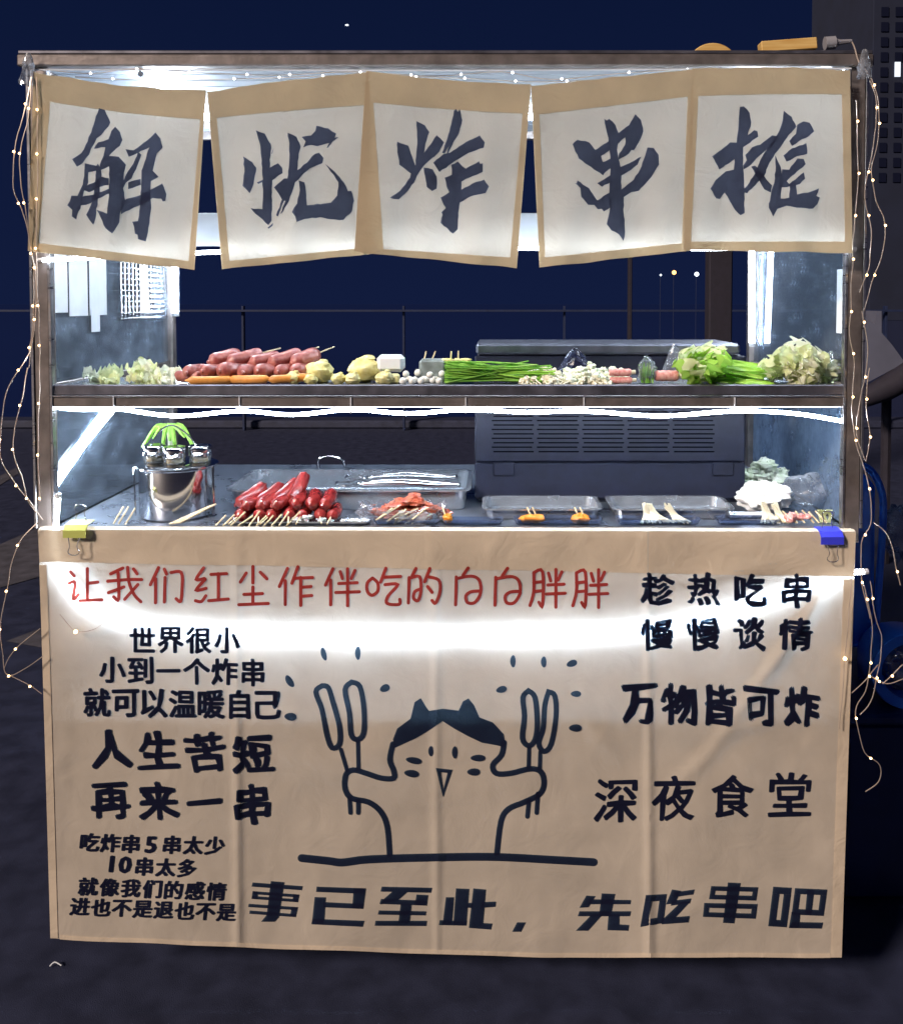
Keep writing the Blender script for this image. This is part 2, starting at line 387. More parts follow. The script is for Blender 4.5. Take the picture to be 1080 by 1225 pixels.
# counter & body
boxo('counter_top', XL0-.004, XR1+.004, .0325, DEP+.01, zCounter-.022, zCounter-.002, M['counter'], cart, bevel=.002)
boxo('counter_edge', XL0+pw+.001, XR1-pw-.001, -.006, .032, zCounter-.012, zCounter, M['steel'], cart, bevel=.003)
for k, (a, b) in enumerate(((XL0+.002, XL0+.010), (XR1-.010, XR1-.002))):
    boxo('side_panel', a+(.03 if a < 0 else -.03), b+(.03 if a < 0 else -.03), pw+.001, DEP-pw-.001, .14, zCounter-.031, M['steel'], cart)
boxo('rear_panel', XL0+pw+.001, XR1-pw-.001, DEP-.012, DEP-.004, .14, zCounter-.024, M['steel'], cart)
M['whitepanel'] = mat('white_panel', (.50,.52,.55), .6, var=.04)
boxo('bounce_panel', XL0+pw+.001, XR1-pw-.001, .100, .106, .20, zCounter-.024, M['whitepanel'], cart)  # unseen panel, made white to bounce strip light into the banner
zPl = Z(856)
boxo('light_stop_shelf', XL0+pw+.001, XR1-pw-.001, -.024, .099, zPl-.004, zPl+.004, M['whitepanel'], cart)  # unseen shelf set close to the cloth to cut the strip glow sharply
boxo('bottom_shelf', XL0+pw+.001, XR1-pw-.001, .107, DEP-.013, .14, .15, M['darksteel'], cart)
for x in (-.62, .62):
    for y in (.42, .66):
        c = MB().lathe((x-.012, y, .05), [(.001, 0), (.046, 0), (.05, .004), (.05, .020), (.046, .024), (.001, .024)], 20, axis=(1,0,0))
        co = build(c, 'caster', M['rubber'], cart)
        build(MB().box(x-.018, x-.0125, y-.012, y+.012, .04, .139).box(x+.0125, x+.018, y-.012, y+.012, .04, .139), 'caster_fork', M['darksteel'], co, smooth=False)
# wire grid put in for the strip light reflections on the left glass
rk = MB(); xg = XL0+pw*.5
for i in range(13):
    y = .40+i*.026; rk.tube([(xg+.012, y, Z(382, .5)), (xg+.012, y, Z(300, .5))], .0016, 5)
for j in range(12):
    z = Z(380-j*6.5, .5); rk.tube([(xg+.0145, .39, z), (xg+.0145, .73, z)], .0016, 5)
tag(build(rk, 'reflection_grid', M['wiresteel']), 'wire mesh rack put in for the strip light reflections inside the left glass near the rear post', 'rack')
# paper notes on the glass
for i, (ya, yb, ra, rb, lb) in enumerate(((.040,.118,285,374,'nearest the front left post'), (.126,.222,285,378,'middle of the three on the left glass'), (.232,.330,285,377,'rearmost of the three on the left glass'))):
    tag(boxo('paper_note', xg+.0032, xg+.0040, ya, yb, Z(rb, (ya+yb)/2), Z(ra, (ya+yb)/2), M['paper'], None, bevel=0), 'white paper strip taped inside, '+lb, 'paper', 'paper strips on the left glass')
tag(boxo('paper_note', xg+.0046, xg+.0054, .236, .285, Z(397, .26), Z(370, .26), M['paper'], None, bevel=0), 'small paper scrap hanging below the rearmost strip on the left glass', 'paper', 'paper strips on the left glass')
tag(boxo('paper_note', XR1-pw*.5-.0046, XR1-pw*.5-.0038, .035, .095, Z(399, .06), Z(322, .06), M['paper'], None, bevel=0), 'white paper strip on the right glass beside the front post', 'paper')

# ================================================================== LED STRIPS
def led(pts, label, r=.0042, m='led', ends=True):
    t = thing('light_strip', label, 'light strip', pts[0], 'white strip lights on the cart')
    build(MB().tube(smooth_path(pts, 4), r, 8), 'tube', M[m], t)
    for e in ((pts[0], pts[1]), (pts[-1], pts[-2])):
        a = Vector(e[0]); d = (a-Vector(e[1])).normalized()
        build(MB().tube([a+d*.0002, a+d*.010], r*1.15, 8), 'end_cap', M['silicone'], t)
    return t
led([P(x, y+2.2+(y-491)*.5, .007) for x, y in ((66,487),(100,489),(137,488),(210,494),(287,490),(350,493),(420,489),(490,492),(557,489),(630,491),(698,490),(790,494),(878,490),(950,492),(1006,498))], 'wavy white strip light under the front shelf edge', r=.0038)
led([P(52, 311, -.011), P(300, 300, -.011), P(540, 297, -.011), P(1018, 298, -.011)], 'straight white strip light behind the lower edge of the pennants', m='ledflag')
led([P(66, 582, .04), P(101, 532, .18), P(134, 492, .33)], 'slanting white strip light on the lower left glass', r=.006)
led([P(211, 170, .70), P(210, 250, .70), P(210, 374, .71)], 'vertical white strip light on the rear left post', r=.0095)
led([P(894, 170, .70), P(898, 250, .70), P(899, 410, .71)], 'vertical white strip light on the rear right post', r=.0078)
zc = zTop0-.006
led([(X(168), .04, zc), (X(168), .35, zc), (X(168), .72, zc)], 'white strip light on the ceiling near the left end', r=.006)
led([(X(1000), .05, zc), (X(1000), .35, zc), (X(1000), .72, zc)], 'white strip light on the ceiling near the right end', r=.006)
led([(X(60), .52, zc), (X(540), .52, zc), (X(985), .52, zc)], 'added white strip light across the middle of the ceiling, unseen behind the pennants it brightens', r=.0052)  # added strip, hidden by the pennants, to light them from behind
led([P(70, 596, -.0195), P(68, 640, -.0195), P(80, 688, -.0195), P(120, 728, -.0195), P(200, 750, -.0195), P(350, 758, -.0195), P(520, 759, -.0195), P(700, 756, -.0195), P(820, 744, -.0195), P(920, 714, -.0195), P(1000, 688, -.0195), P(1032, 684, -.014)], 'long sagging white strip light glowing through the front banner', r=.0055, m='ledsoft')

# ================================================================== CLOTH + PRINT
def subdiv_long(bm, L):
    for _ in range(7):
        es = [e for e in bm.edges if e.calc_length() > L]
        if not es: break
        bmesh.ops.subdivide_edges(bm, edges=es, cuts=1)
        bmesh.ops.triangulate(bm, faces=bm.faces)
class Print:
    """flat print laid onto a hanging cloth; polygons come in photograph pixels"""
    def __init__(s, surf, off): s.surf = surf; s.off = off; s.bm = bmesh.new(); s.k = 0
    def poly(s, pts, L=7):
        s.k += 1; lift = s.off+(s.k % 12)*.00006
        b = bmesh.new()
        vv = [b.verts.new((x, y, 0)) for x, y in pts]
        for t in tessellate_polygon([[Vector((x, y, 0)) for x, y in pts]]):
            try: b.faces.new([vv[i] for i in t])
            except ValueError: pass
        subdiv_long(b, L); s._take(b, lift)
    def _take(s, b, lift):
        vm = {}
        for v in b.verts:
            p = s.surf(v.co.x, v.co.y); q = Vector((p.x, p.y-lift, p.z)); vm[v] = s.bm.verts.new(q)
        for f in b.faces:
            try: s.bm.faces.new([vm[v] for v in f.verts])
            except ValueError: pass
        b.free()
    def line(s, pts, w, closed=False, taper=False):
        pts = [Vector((a, b)) for a, b in pts]
        n = len(pts)
        segs = [(pts[i], pts[(i+1) % n]) for i in range(n if closed else n-1)]
        L = []; Rr = []
        for i, p in enumerate(pts):
            a = pts[i-1] if (i > 0 or closed) else p; c = pts[(i+1) % n] if (i < n-1 or closed) else p
            d1 = (p-a).normalized() if (p-a).length > 1e-6 else None; d2 = (c-p).normalized() if (c-p).length > 1e-6 else None
            d1 = d1 or d2; d2 = d2 or d1
            t = (d1+d2); t = t.normalized() if t.length > 1e-3 else d1
            nn = Vector((-t.y, t.x)); k = 1/max(.5, abs(nn.dot(Vector((-d1.y, d1.x)))))
            ww = w*.5*(1 if not taper else (1.15-.45*i/(n-1)))
            L.append(p+nn*ww*k); Rr.append(p-nn*ww*k)
        rng = range(n if closed else n-1)
        s.k += 1; lift = s.off+(s.k % 12)*.00006
        b = bmesh.new(); lv = [b.verts.new((q.x, q.y, 0)) for q in L]; rv = [b.verts.new((q.x, q.y, 0)) for q in Rr]
        for i in rng:
            j = (i+1) % n
            try: b.faces.new((lv[i], lv[j], rv[j], rv[i]))
            except ValueError: pass
        if not closed:
            for e, o_ in ((0, 1), (n-1, n-2)):
                d = (pts[e]-pts[o_]).normalized(); c = pts[e]; nn = Vector((-d.y, d.x)); hw = (L[e]-Rr[e]).length/2
                arc = [b.verts.new(((c+nn*hw*math.cos(a)+d*hw*math.sin(a)).x, (c+nn*hw*math.cos(a)+d*hw*math.sin(a)).y, 0)) for a in [math.pi*k/6 for k in range(7)]]
                b.faces.new(arc)
        bmesh.ops.triangulate(b, faces=b.faces); subdiv_long(b, 16); s._take(b, lift)
    def ell(s, x, y, rx, ry, rot=0):
        c, sn = math.cos(R(rot)), math.sin(R(rot))
        s.poly([(x+rx*math.cos(a)*c-ry*math.sin(a)*(1+.15*math.cos(a))*sn, y+rx*math.cos(a)*sn+ry*math.sin(a)*(1+.15*math.cos(a))*c) for a in [2*math.pi*k/14 for k in range(14)]])
    def text(s, chars, p0, p1, h, w, bold=.03, shear=0, rough=0.0, tilt=0, squash=1.0):
        """characters spaced evenly, cell centres running from p0 to p1 (pixels); h, w glyph height and width"""
        n = len(chars)
        for i, ch in enumerate(chars):
            t = i/(n-1) if n > 1 else .5
            cx = p0[0]+(p1[0]-p0[0])*t; cy = p0[1]+(p1[1]-p0[1])*t
            vs, fs = glyph(ch, 0)
            b = bmesh.new(); sd = i*3.1+ord(ch)*.37
            ct, st = math.cos(R(tilt)), math.sin(R(tilt))
            bv = []
            for (gx, gy) in vs:
                if rough:
                    q = Vector((gx*4, gy*4, sd)); nv = noise.noise_vector(q); gx += nv.x*rough; gy += nv.y*rough
                    q = Vector((gx*16, gy*16, sd)); nv = noise.noise_vector(q); gx += nv.x*rough*.22; gy += nv.y*rough*.22
                x = gx*w+gy*w*shear; y = -gy*h*squash
                bv.append(b.verts.new((cx+x*ct-y*st, cy+x*st+y*ct, 0)))
            for f in fs:
                try: b.faces.new([bv[j] for j in f])
                except ValueError: pass
            subdiv_long(b, 7)
            # thicken by overprinting shifted copies
            e = bold*h*.95
            for k, (ox, oy) in enumerate([(0, 0)]+[(e*math.cos(a), e*.8*math.sin(a)) for a in [math.pi*q/3+.3 for q in range(6)]]):
                c = b.copy()
                for v in c.verts: v.co.x += ox; v.co.y += oy
                s._take(c, s.off+k*.00006)
            b.free()
    def done(s, name, m, parent, label=None):
        off = base(parent); me = bpy.data.meshes.new(name)
        for v in s.bm.verts: v.co -= off
        bmesh.ops.recalc_face_normals(s.bm, faces=s.bm.faces)
        s.bm.to_mesh(me); s.bm.free(); o = link(name, me, m, parent)
        if label: o['label'] = label
        return o
_gc = {}
def glyph(ch, bold):
    """outline of one character from Blender's own font, centred in a unit em"""
    key = (ch, bold)
    if key in _gc: return _gc[key]
    cu = bpy.data.curves.new('glyph', 'FONT'); cu.body = ch; cu.size = 1; cu.offset = bold; cu.resolution_u = 2
    cu.fill_mode = 'BOTH'
    o = bpy.data.objects.new('glyph', cu); COL.objects.link(o)
    dg = bpy.context.evaluated_depsgraph_get(); dg.update()
    me = bpy.data.meshes.new_from_object(o.evaluated_get(dg))
    xs = [v.co.x for v in me.vertices]; 
    vs = [(v.co.x, v.co.y) for v in me.vertices]; fs = [tuple(p.vertices) for p in me.polygons]
    if vs:
        x0, x1 = min(v[0] for v in vs), max(v[0] for v in vs); y0, y1 = min(v[1] for v in vs), max(v[1] for v in vs)
        sc = .92 if ord(ch) > 255 else .72
        hh = max(x1-x0, y1-y0); 
        cx, cy = (x0+x1)/2, (y0+y1)/2
        if ch in '一': hh = 1.0
        elif ord(ch) < 255: hh = 1.0
        else: hh = max(hh, .86)
        vs = [((x-cx)/hh, (y-cy)/hh) for x, y in vs]
    bpy.data.objects.remove(o); bpy.data.meshes.remove(me); bpy.data.curves.remove(cu)
    _gc[key] = (vs, fs); return vs, fs

# ---- pennants
YF = -.034
flags = [
 dict(TL=(41,86), TR=(247,108), BR=(233,323), BL=(34,300), sag=5, ch='解', iTL=(61,122), iTR=(240,143), iBR=(226,312), iBL=(47,291), dy=0, nm='leftmost pennant with the brush character 解, its lower corners skewed left'),
 dict(TL=(248,110), TR=(441,87), BR=(452,303), BL=(266,322), sag=-2, ch='忧', iTL=(260,141), iTR=(436,126), iBR=(432,297), iBL=(275,312), dy=.006, nm='second pennant from the left with the brush character 忧, leaning right'),
 dict(TL=(438,85), TR=(635,101), BR=(618,321), BL=(424,301), sag=3, ch='炸', iTL=(447,123), iTR=(625,136), iBR=(610,308), iBL=(459,298), dy=-.006, nm='middle pennant with the brush character 炸'),
 dict(TL=(635,103), TR=(829,83), BR=(826,300), BL=(645,320), sag=0, ch='串', iTL=(645,137), iTR=(822,116), iBR=(815,291), iBL=(652,308), dy=.006, nm='fourth pennant from the left with the brush character 串'),
 dict(TL=(828,82), TR=(1016,84), BR=(1019,303), BL=(817,299), sag=-2, ch='摊', iTL=(835,115), iTR=(1006,113), iBR=(1010,289), iBL=(826,289), dy=-.004, nm='rightmost pennant with the brush character 摊, brightest from behind'),
]
def bil(c, u, v):
    a = Vector(c[0]).lerp(Vector(c[1]), u); b = Vector(c[3]).lerp(Vector(c[2]), u); return a.lerp(b, v)
STR = {
 '解': ((60,120), 5.684, [
  [(335,55),(375,65),(412,150),(400,180),(350,235),(320,260),(300,300),(270,370),(225,430),(185,452),(155,400),(215,360),(260,280),(290,190),(315,110)],
  [(445,180),(480,215),(495,270),(480,310),(430,350),(395,395),(340,440),(365,380),(380,320),(300,330),(330,285),(400,265),(420,210)],
  [(240,430),(330,450),(320,480),(265,490),(262,560),(235,620),(215,710),(180,812),(150,790),(155,745),(122,715),(150,650),(190,650),(225,570),(235,490)],
  [(240,590),(300,560),(350,520),(402,530),(402,575),(340,590),(270,625),(235,610)],
  [(210,660),(300,640),(402,600),(420,630),(330,670),(250,710),(215,715)],
  [(330,430),(352,480),(345,560),(335,650),(318,740),(315,800),(298,848),(270,810),(250,780),(290,690),(310,560),(315,450)],
  [(400,380),(470,385),(520,440),(505,520),(500,600),(515,680),(480,770),(475,830),(428,908),(380,870),(345,795),(320,745),(390,770),(400,680),(405,560),(405,450),(345,475),(340,440)],
  [(718,218),(755,260),(768,320),(730,360),(715,420),(700,480),(740,520),(690,550),(685,640),(690,700),(680,800),(670,900),(655,960),(600,945),(598,915),(580,908),(575,860),(562,825),(600,820),(615,720),(622,600),(625,480),(645,420),(680,320),(600,360),(540,385),(515,335),(570,340),(640,290),(690,250)],
  [(600,350),(625,370),(600,440),(560,530),(520,560),(490,620),(500,560),(530,490),(570,430)],
  [(535,560),(620,535),(620,575),(535,605)],
  [(490,700),(520,670),(620,645),(700,600),(765,565),(795,640),(785,685),(770,688),(760,668),(700,665),(620,710),(520,755),(485,775)]]),
 '忧': ((270,130), 6.353, [
  [(135,365),(205,405),(235,450),(215,570),(185,645),(130,585),(145,480)],
  [(230,165),(300,190),(345,270),(338,450),(400,415),(432,450),(435,490),(355,545),(355,640),(352,850),(325,885),(285,845),(230,800),(190,755),(280,765),(285,640),(280,450),(260,260)],
  [(475,185),(540,215),(572,290),(548,400),(545,470),(620,410),(680,345),(712,335),(745,375),(735,415),(640,455),(580,510),(530,560),(505,640),(465,730),(425,800),(418,798),(455,700),(445,700),(400,820),(385,810),(430,690),(405,650),(370,600),(445,530),(470,530),(485,420),(485,290)],
  [(690,130),(780,150),(842,190),(830,222),(862,215),(815,250),(775,300),(770,296),(790,262),(700,285),(650,275),(590,295),(610,250),(580,215),(650,205),(685,170)],
  [(555,545),(600,560),(612,630),(618,735),(800,715),(850,660),(858,560),(800,480),(755,420),(830,480),(900,560),(930,630),(955,625),(978,700),(960,780),(900,845),(800,840),(720,825),(600,840),(540,862),(530,820),(505,785),(545,720),(565,620)],
  [(240,560),(285,540),(285,556),(250,572)], [(320,905),(365,868),(358,890),(328,912)], [(352,340),(366,298),(364,320),(356,345)]]),
 '炸': ((450,120), 6.353, [
  [(160,315),(245,345),(275,430),(300,500),(270,560),(175,490),(165,420)],
  [(305,160),(370,190),(405,240),(375,330),(365,400),(460,265),(515,320),(480,390),(380,480),(345,520),(300,600),(240,690),(170,755),(105,740),(180,690),(240,610),(265,560),(300,490),(305,400),(312,300)],
  [(360,510),(430,525),(460,580),(460,670),(425,690),(385,660),(370,580)],
  [(590,80),(605,66),(620,90),(634,68),(655,150),(630,250),(590,310),(548,405),(538,400),(555,345),(520,405),(500,400),(540,290),(570,180)],
  [(435,475),(510,410),(560,400),(680,320),(785,268),(825,320),(815,360),(700,400),(600,460),(480,545)],
  [(570,490),(620,465),(655,500),(680,520),(780,465),(790,485),(810,480),(808,545),(680,600),(650,620),(645,680),(760,620),(820,605),(857,655),(830,705),(720,730),(635,775),(625,880),(620,980),(580,1015),(490,930),(505,870),(495,850),(530,820),(510,790),(490,740),(555,700),(535,660),(520,590),(575,565)]]),
 '串': ((660,120), 6.75, [
  [(420,150),(440,165),(460,148),(510,200),(535,260),(540,330),(525,400),(545,500),(560,600),(560,720),(580,790),(575,880),(585,1000),(590,1060),(575,1135),(540,1080),(480,1050),(440,1000),(465,900),(460,760),(470,620),(470,450),(455,330),(440,250)],
  [(205,318),(300,340),(350,400),(460,330),(470,400),(395,450),(410,500),(470,470),(475,545),(410,605),(340,560),(215,470),(165,355)],
  [(535,265),(620,200),(670,112),(720,160),(738,250),(700,340),(660,405),(640,400),(620,430),(590,450),(535,480),(540,430),(590,360),(590,300),(535,350)],
  [(550,540),(620,510),(718,455),(690,520),(610,580),(555,610)],
  [(365,670),(470,605),(475,660),(400,698)],
  [(185,670),(200,672),(205,648),(300,710),(365,810),(465,745),(480,860),(415,898),(400,875),(370,880),(340,845),(290,845),(235,780),(228,710)],
  [(770,380),(820,385),(860,440),(862,520),(800,620),(700,730),(640,740),(570,790),(560,720),(660,640),(710,560),(750,450)]]),
 '摊': ((830,110), 6.353, [
  [(345,115),(375,110),(420,160),(432,230),(405,330),(455,290),(480,300),(485,340),(400,400),(370,420),(368,560),(380,680),(380,920),(350,938),(310,900),(270,830),(230,765),(195,815),(165,810),(122,735),(160,670),(240,605),(300,590),(305,510),(190,590),(135,490),(270,385),(320,385),(335,260)],
  [(385,480),(440,420),(500,400),(590,330),(640,340),(600,400),(500,480),(430,555),(375,590),(370,560),(400,520)],
  [(678,145),(740,190),(775,265),(700,350),(630,450),(570,540),(530,640),(400,770),(368,760),(460,620),(510,500),(560,420),(625,330),(665,240)],
  [(430,570),(460,560),(530,640),(590,710),(580,765),(530,740),(490,670)],
  [(780,250),(830,225),(875,235),(910,300),(870,335),(800,370),(740,412),(720,375),(770,320)],
  [(675,485),(740,430),(850,390),(858,470),(780,490),(700,530)],
  [(665,590),(720,590),(780,505),(830,510),(845,550),(800,590),(740,640),(700,680),(720,700),(830,610),(838,660),(800,700),(700,725),(640,730),(660,650)],
  [(615,480),(655,570),(665,640),(660,740),(655,810),(720,805),(725,740),(720,700),(770,690),(780,780),(890,755),(945,732),(925,790),(950,800),(935,850),(900,888),(780,880),(700,865),(630,890),(598,948),(565,880),(580,770),(605,690),(615,600)]]),
}
def jag(pts, a=5, seed=0):
    """ragged brush edge"""
    o = []; n = len(pts)
    for i, p in enumerate(pts):
        q = pts[(i+1) % n]; L = math.hypot(q[0]-p[0], q[1]-p[1]); k = max(1, int(L/26))
        for j in range(k):
            t = j/k; x = p[0]+(q[0]-p[0])*t; y = p[1]+(q[1]-p[1])*t
            nv = noise.noise_vector(Vector((x*.045, y*.045, seed))); f = 1 if j else .4
            o.append((x+nv.x*a*f*1.4, y+nv.y*a*f*1.4))
    return o
for fi, F in enumerate(flags):
    c = (F['TL'], F['TR'], F['BR'], F['BL']); ic = (F['iTL'], F['iTR'], F['iBR'], F['iBL'])
    def ysurf(px, py, F=F, fi=fi):
        h = (py-95)/210.0
        a = .0045*h*math.sin(px*.045+fi*1.7)+.0035*h*math.sin(px*.11+py*.01+fi)+.010*h*h*(-1)
        a += .002*noise.noise(Vector((px*.02, py*.02, fi*3)))
        return YF+F['dy']*h-.0*h+a
    def surf(px, py, ysurf=ysurf): return P(px, py, ysurf(px, py))
    def uvp(u, v, c=c, F=F, fi=fi):
        q = bil(c, u, v)
        q.y += (1-v)*(F['sag']*math.sin(math.pi*u)+1.8*noise.noise(Vector((u*7, fi*5, 0)))) + v*1.2*noise.noise(Vector((u*5, fi*9, 3)))
        return q
    top = P(*F['TL'], YF)
    T = thing('pennant', F['nm'], 'hanging cloth', (P((F['TL'][0]+F['TR'][0])/2, F['BL'][1], YF)), 'row of brush-lettered pennants')
    build(MB().grid(lambda u, v: surf(*uvp(u, v)), 34, 34), 'cloth', M['flagcloth'], T)
    # hem frame: between outer and inner outlines
    hm = MB()
    def ring(c0, c1, n, flip=False):
        vs = []
        for i in range(n+1):
            for j in range(4):
                a = c0(i/n); b = c1(i/n); q = a.lerp(b, j/3); p = surf(q.x, q.y); vs.append(p-Vector((0, .0012, 0)))
        fs = [(i*4+j, i*4+j+1, (i+1)*4+j+1, (i+1)*4+j) for i in range(n) for j in range(3)]
        hm.add(vs, fs)
    I = lambda u, v: bil(ic, u, v)+Vector((0, (1-v)*F['sag']*.5*math.sin(math.pi*u)))
    ring(lambda t: uvp(t, 0), lambda t: I(t, 0), 24); ring(lambda t: uvp(t, 1), lambda t: I(t, 1), 24)
    ring(lambda t: uvp(0, t), lambda t: I(0, t), 24); ring(lambda t: uvp(1, t), lambda t: I(1, t), 24)
    build(hm, 'hem', M['flaghem'], T)
    (ox, oy), sc, polys = STR[F['ch']]
    pr = Print(surf, .0012)
    for k, pl in enumerate(polys):
        pr.poly([(ox+x/sc, oy+y/sc) for x, y in jag(pl, 5, k+fi*7)])
    pr.done('brush_lettering', M['inkflag'], T)
# thin rod that carries the pennants
tag(build(MB().tube([P(38, 83.5, -.026), P(540, 84.5, -.026), P(1018, 82, -.026)], .0016, 6), 'hanging_cord', M['silicone']), 'thin white cord under the roof beam carrying the pennants', 'cord')

# ---- front banner
def yban(px, py):
    h = (py-640)/500.0
    a = -.031
    a += .004*math.sin(px*.012+.6)*h+.003*math.sin(px*.031+py*.004)*h
    for cxx, am in ((284, .0062), (522, .0050), (776, .0075)):
        d = (px-cxx-(py-900)*.004)/5.0; a -= am*math.exp(-d*d)*(.4+.6*min(1, max(0, h+.1)))
    # slanting wrinkles at the upper right and upper left
    for (x0, y0, x1, y1, wd, am) in ((1000,690,850,900,9,.010),(990,700,925,800,6,.006),(1000,660,800,700,6,.004),(70,660,150,740,7,.005),(880,870,790,960,10,.0045),(860,880,930,860,7,.004),(300,860,390,850,10,.003),(700,860,740,910,9,.005),(760,1100,960,1060,12,.002),(100,1040,200,1110,12,.002)):
        dx, dy = x1-x0, y1-y0; L = math.hypot(dx, dy); t = ((px-x0)*dx+(py-y0)*dy)/L/L; d = ((px-x0)*-dy+(py-y0)*dx)/L
        e = max(0, 1-abs(t-.5)*1.6) if -.2 < t < 1.2 else 0
        a -= am*e*math.exp(-(d/wd)**2)
    a -= .0022*noise.noise(Vector((px*.013, py*.016, 1)))*1.5+.0009*noise.noise(Vector((px*.05, py*.035, 4)))
    return min(a, -.0275)
def sban(px, py): return P(px, py, yban(px, py))
def banedge(u, v):
    # left edge and right edge in px
    lx = 46+15*v**.9; rx = 1023-17*v
    ty = 634+2.5*u; by = 1122+23*min(1, u*1.6)**.8
    x = lx+(rx-lx)*u; y = ty+(by-ty)*v
    if v > .98: y += 1.2*noise.noise(Vector((u*12, 0, 0)))
    return x, y
BN = thing('banner', 'long cream cloth banner with Chinese slogans and a cat-eared cook doodle over the cart front', 'banner', P(530, 1135, -.03))
build(MB().grid(lambda u, v: sban(*banedge(u, v)), 300, 120), 'cloth', M['cloth'], BN)
def strip(f0, f1, n, m=4, off=.0013):
    mb = MB(); vs = []
    for i in range(n+1):
        a = Vector(f0(i/n)); b = Vector(f1(i/n))
        for j in range(m+1):
            q = a.lerp(b, j/m); p = sban(q.x, q.y); vs.append(p-Vector((0, off, 0)))
    fs = [(i*(m+1)+j, i*(m+1)+j+1, (i+1)*(m+1)+j+1, (i+1)*(m+1)+j) for i in range(n) for j in range(m)]
    return mb.add(vs, fs)
build(strip(lambda t: banedge(t, 0), lambda t: (banedge(t, .0)[0]+2-4*t, 672+18*t+1.2*noise.noise(Vector((t*9, 2, 0)))), 120, 6), 'hem', M['hem'], BN, label='wide doubled top hem')
build(strip(lambda t: banedge(0, .085+.915*t), lambda t: (banedge(0, .085+.915*t)[0]+9, banedge(0, .085+.915*t)[1]), 90, 2), 'hem', M['hem'], BN)
build(strip(lambda t: banedge(1, .11+.89*t), lambda t: (banedge(1, .11+.89*t)[0]-13, banedge(1, .11+.89*t)[1]), 90, 2), 'hem', M['hem'], BN)
build(strip(lambda t: banedge(.012+.974*t, 1), lambda t: (banedge(.012+.974*t, 1)[0], banedge(.012+.974*t, 1)[1]-5), 150, 1), 'hem', M['hem'], BN)
# top fold over the counter edge
build(MB().grid(lambda u, v: (lambda p: Vector((p.x, p.y+v*.030, p.z+.0008+.0025*math.sin(math.pi*min(1, v*1.3)))))(sban(*banedge(u, 0))), 60, 5), 'fold', M['hem'], BN)

# red handwriting
HW = {
 '让': [[(12,20),(22,30)],[(8,48),(24,46),(20,85),(34,75)],[(58,12),(58,88)],[(58,48),(86,45)],[(38,90),(97,88)]],
 '我': [[(45,10),(12,24)],[(4,42),(60,38),(96,38)],[(32,22),(34,85),(20,80)],[(6,70),(48,56)],[(58,8),(62,45),(76,75),(94,92)],[(86,50),(50,86)],[(74,12),(84,24)]],
 '们': [[(28,8),(6,50)],[(20,35),(20,94)],[(44,12),(50,24)],[(46,32),(44,92)],[(62,20),(90,20),(92,60),(88,90),(76,84)]],
 '红': [[(30,8),(10,36),(32,34)],[(34,36),(10,62),(36,58)],[(8,88),(24,90),(36,76)],[(50,24),(92,22)],[(70,22),(70,84)],[(44,88),(97,84)]],
 '尘': [[(50,4),(50,44)],[(32,20),(16,42)],[(70,18),(88,34)],[(50,54),(50,92)],[(26,72),(76,70)],[(12,97),(92,94)]],
 '作': [[(28,8),(6,52)],[(22,38),(22,96)],[(56,4),(40,44)],[(48,32),(96,30)],[(64,30),(64,98)],[(64,54),(92,52)],[(64,76),(94,74)]],
 '伴': [[(26,8),(6,48)],[(20,36),(20,96)],[(46,15),(52,32)],[(86,12),(76,32)],[(42,44),(92,42)],[(34,66),(98,64)],[(66,8),(66,98)]],
 '吃': [[(20,30),(6,42),(6,62),(18,72),(34,62),(34,42),(20,30)],[(56,6),(42,40)],[(50,28),(96,26)],[(54,46),(88,46),(62,74),(60,92),(92,94),(94,82)]],
 '的': [[(26,6),(16,24)],[(8,28),(6,90)],[(8,30),(36,26),(40,60),(32,84),(20,78),(24,62),(40,56)],[(64,6),(50,38)],[(58,26),(88,34),(92,60),(80,90),(70,84)],[(58,50),(70,64)]],
 '白': [[(52,4),(38,22)],[(20,26),(18,94)],[(20,30),(60,24),(82,34),(86,64),(70,88),(50,88),(46,72),(60,62),(86,60)]],
 '胖': [[(14,14),(14,60),(4,94)],[(14,14),(38,12),(38,92),(28,86)],[(14,38),(38,36)],[(14,60),(38,58)],[(54,15),(60,34)],[(90,12),(80,32)],[(52,44),(96,42)],[(48,66),(99,64)],[(74,6),(74,98)]],
}
for i, ch in enumerate('让我们红尘作伴吃的白白胖胖'):
    cx = (102, 150, 200, 253, 303, 354, 409, 459, 508, 559, 606, 654, 705)[i]; cy = 699+i*.35; pr = Print(sban, .0021)
    for st in HW[ch]:
        pts = [(cx-22+x*.44, cy-25+y*.49) for x, y in st]
        sm = smooth_path([Vector((*p, 0)) for p in pts], 4) if len(pts) > 2 else [Vector((*p, 0)) for p in pts]
        pr.line([(p.x, p.y) for p in sm], 3.9)
    pr.done('handwritten_character', M['redink'], BN, 'red handwritten character '+ch)
def lines(name, specs, m=M['ink'], label=None):
    for sp_ in specs:
        pr = Print(sban, .0016); pr.text(**sp_); pr.done(name, m, BN, label)
lines('slogan_text', [dict(chars='世界很小', p0=(171,765), p1=(272,766), h=31, w=29, bold=.042, rough=.03),
                      dict(chars='小到一个炸串', p0=(135,801), p1=(303,804), h=31, w=30, bold=.042, rough=.03),
                      dict(chars='就可以温暖自己', p0=(117,840), p1=(321,843), h=33, w=31, bold=.044, rough=.03)], label='rounded dark slogan in three lines at the left')
lines('slogan_text', [dict(chars='人生苦短', p0=(133,896), p1=(303,901), h=44, w=45, bold=.048, rough=.09, tilt=-4),
                      dict(chars='再来一串', p0=(133,957), p1=(302,961), h=44, w=44, bold=.048, rough=.09, tilt=-4)], label='brush style slogan in two lines below')
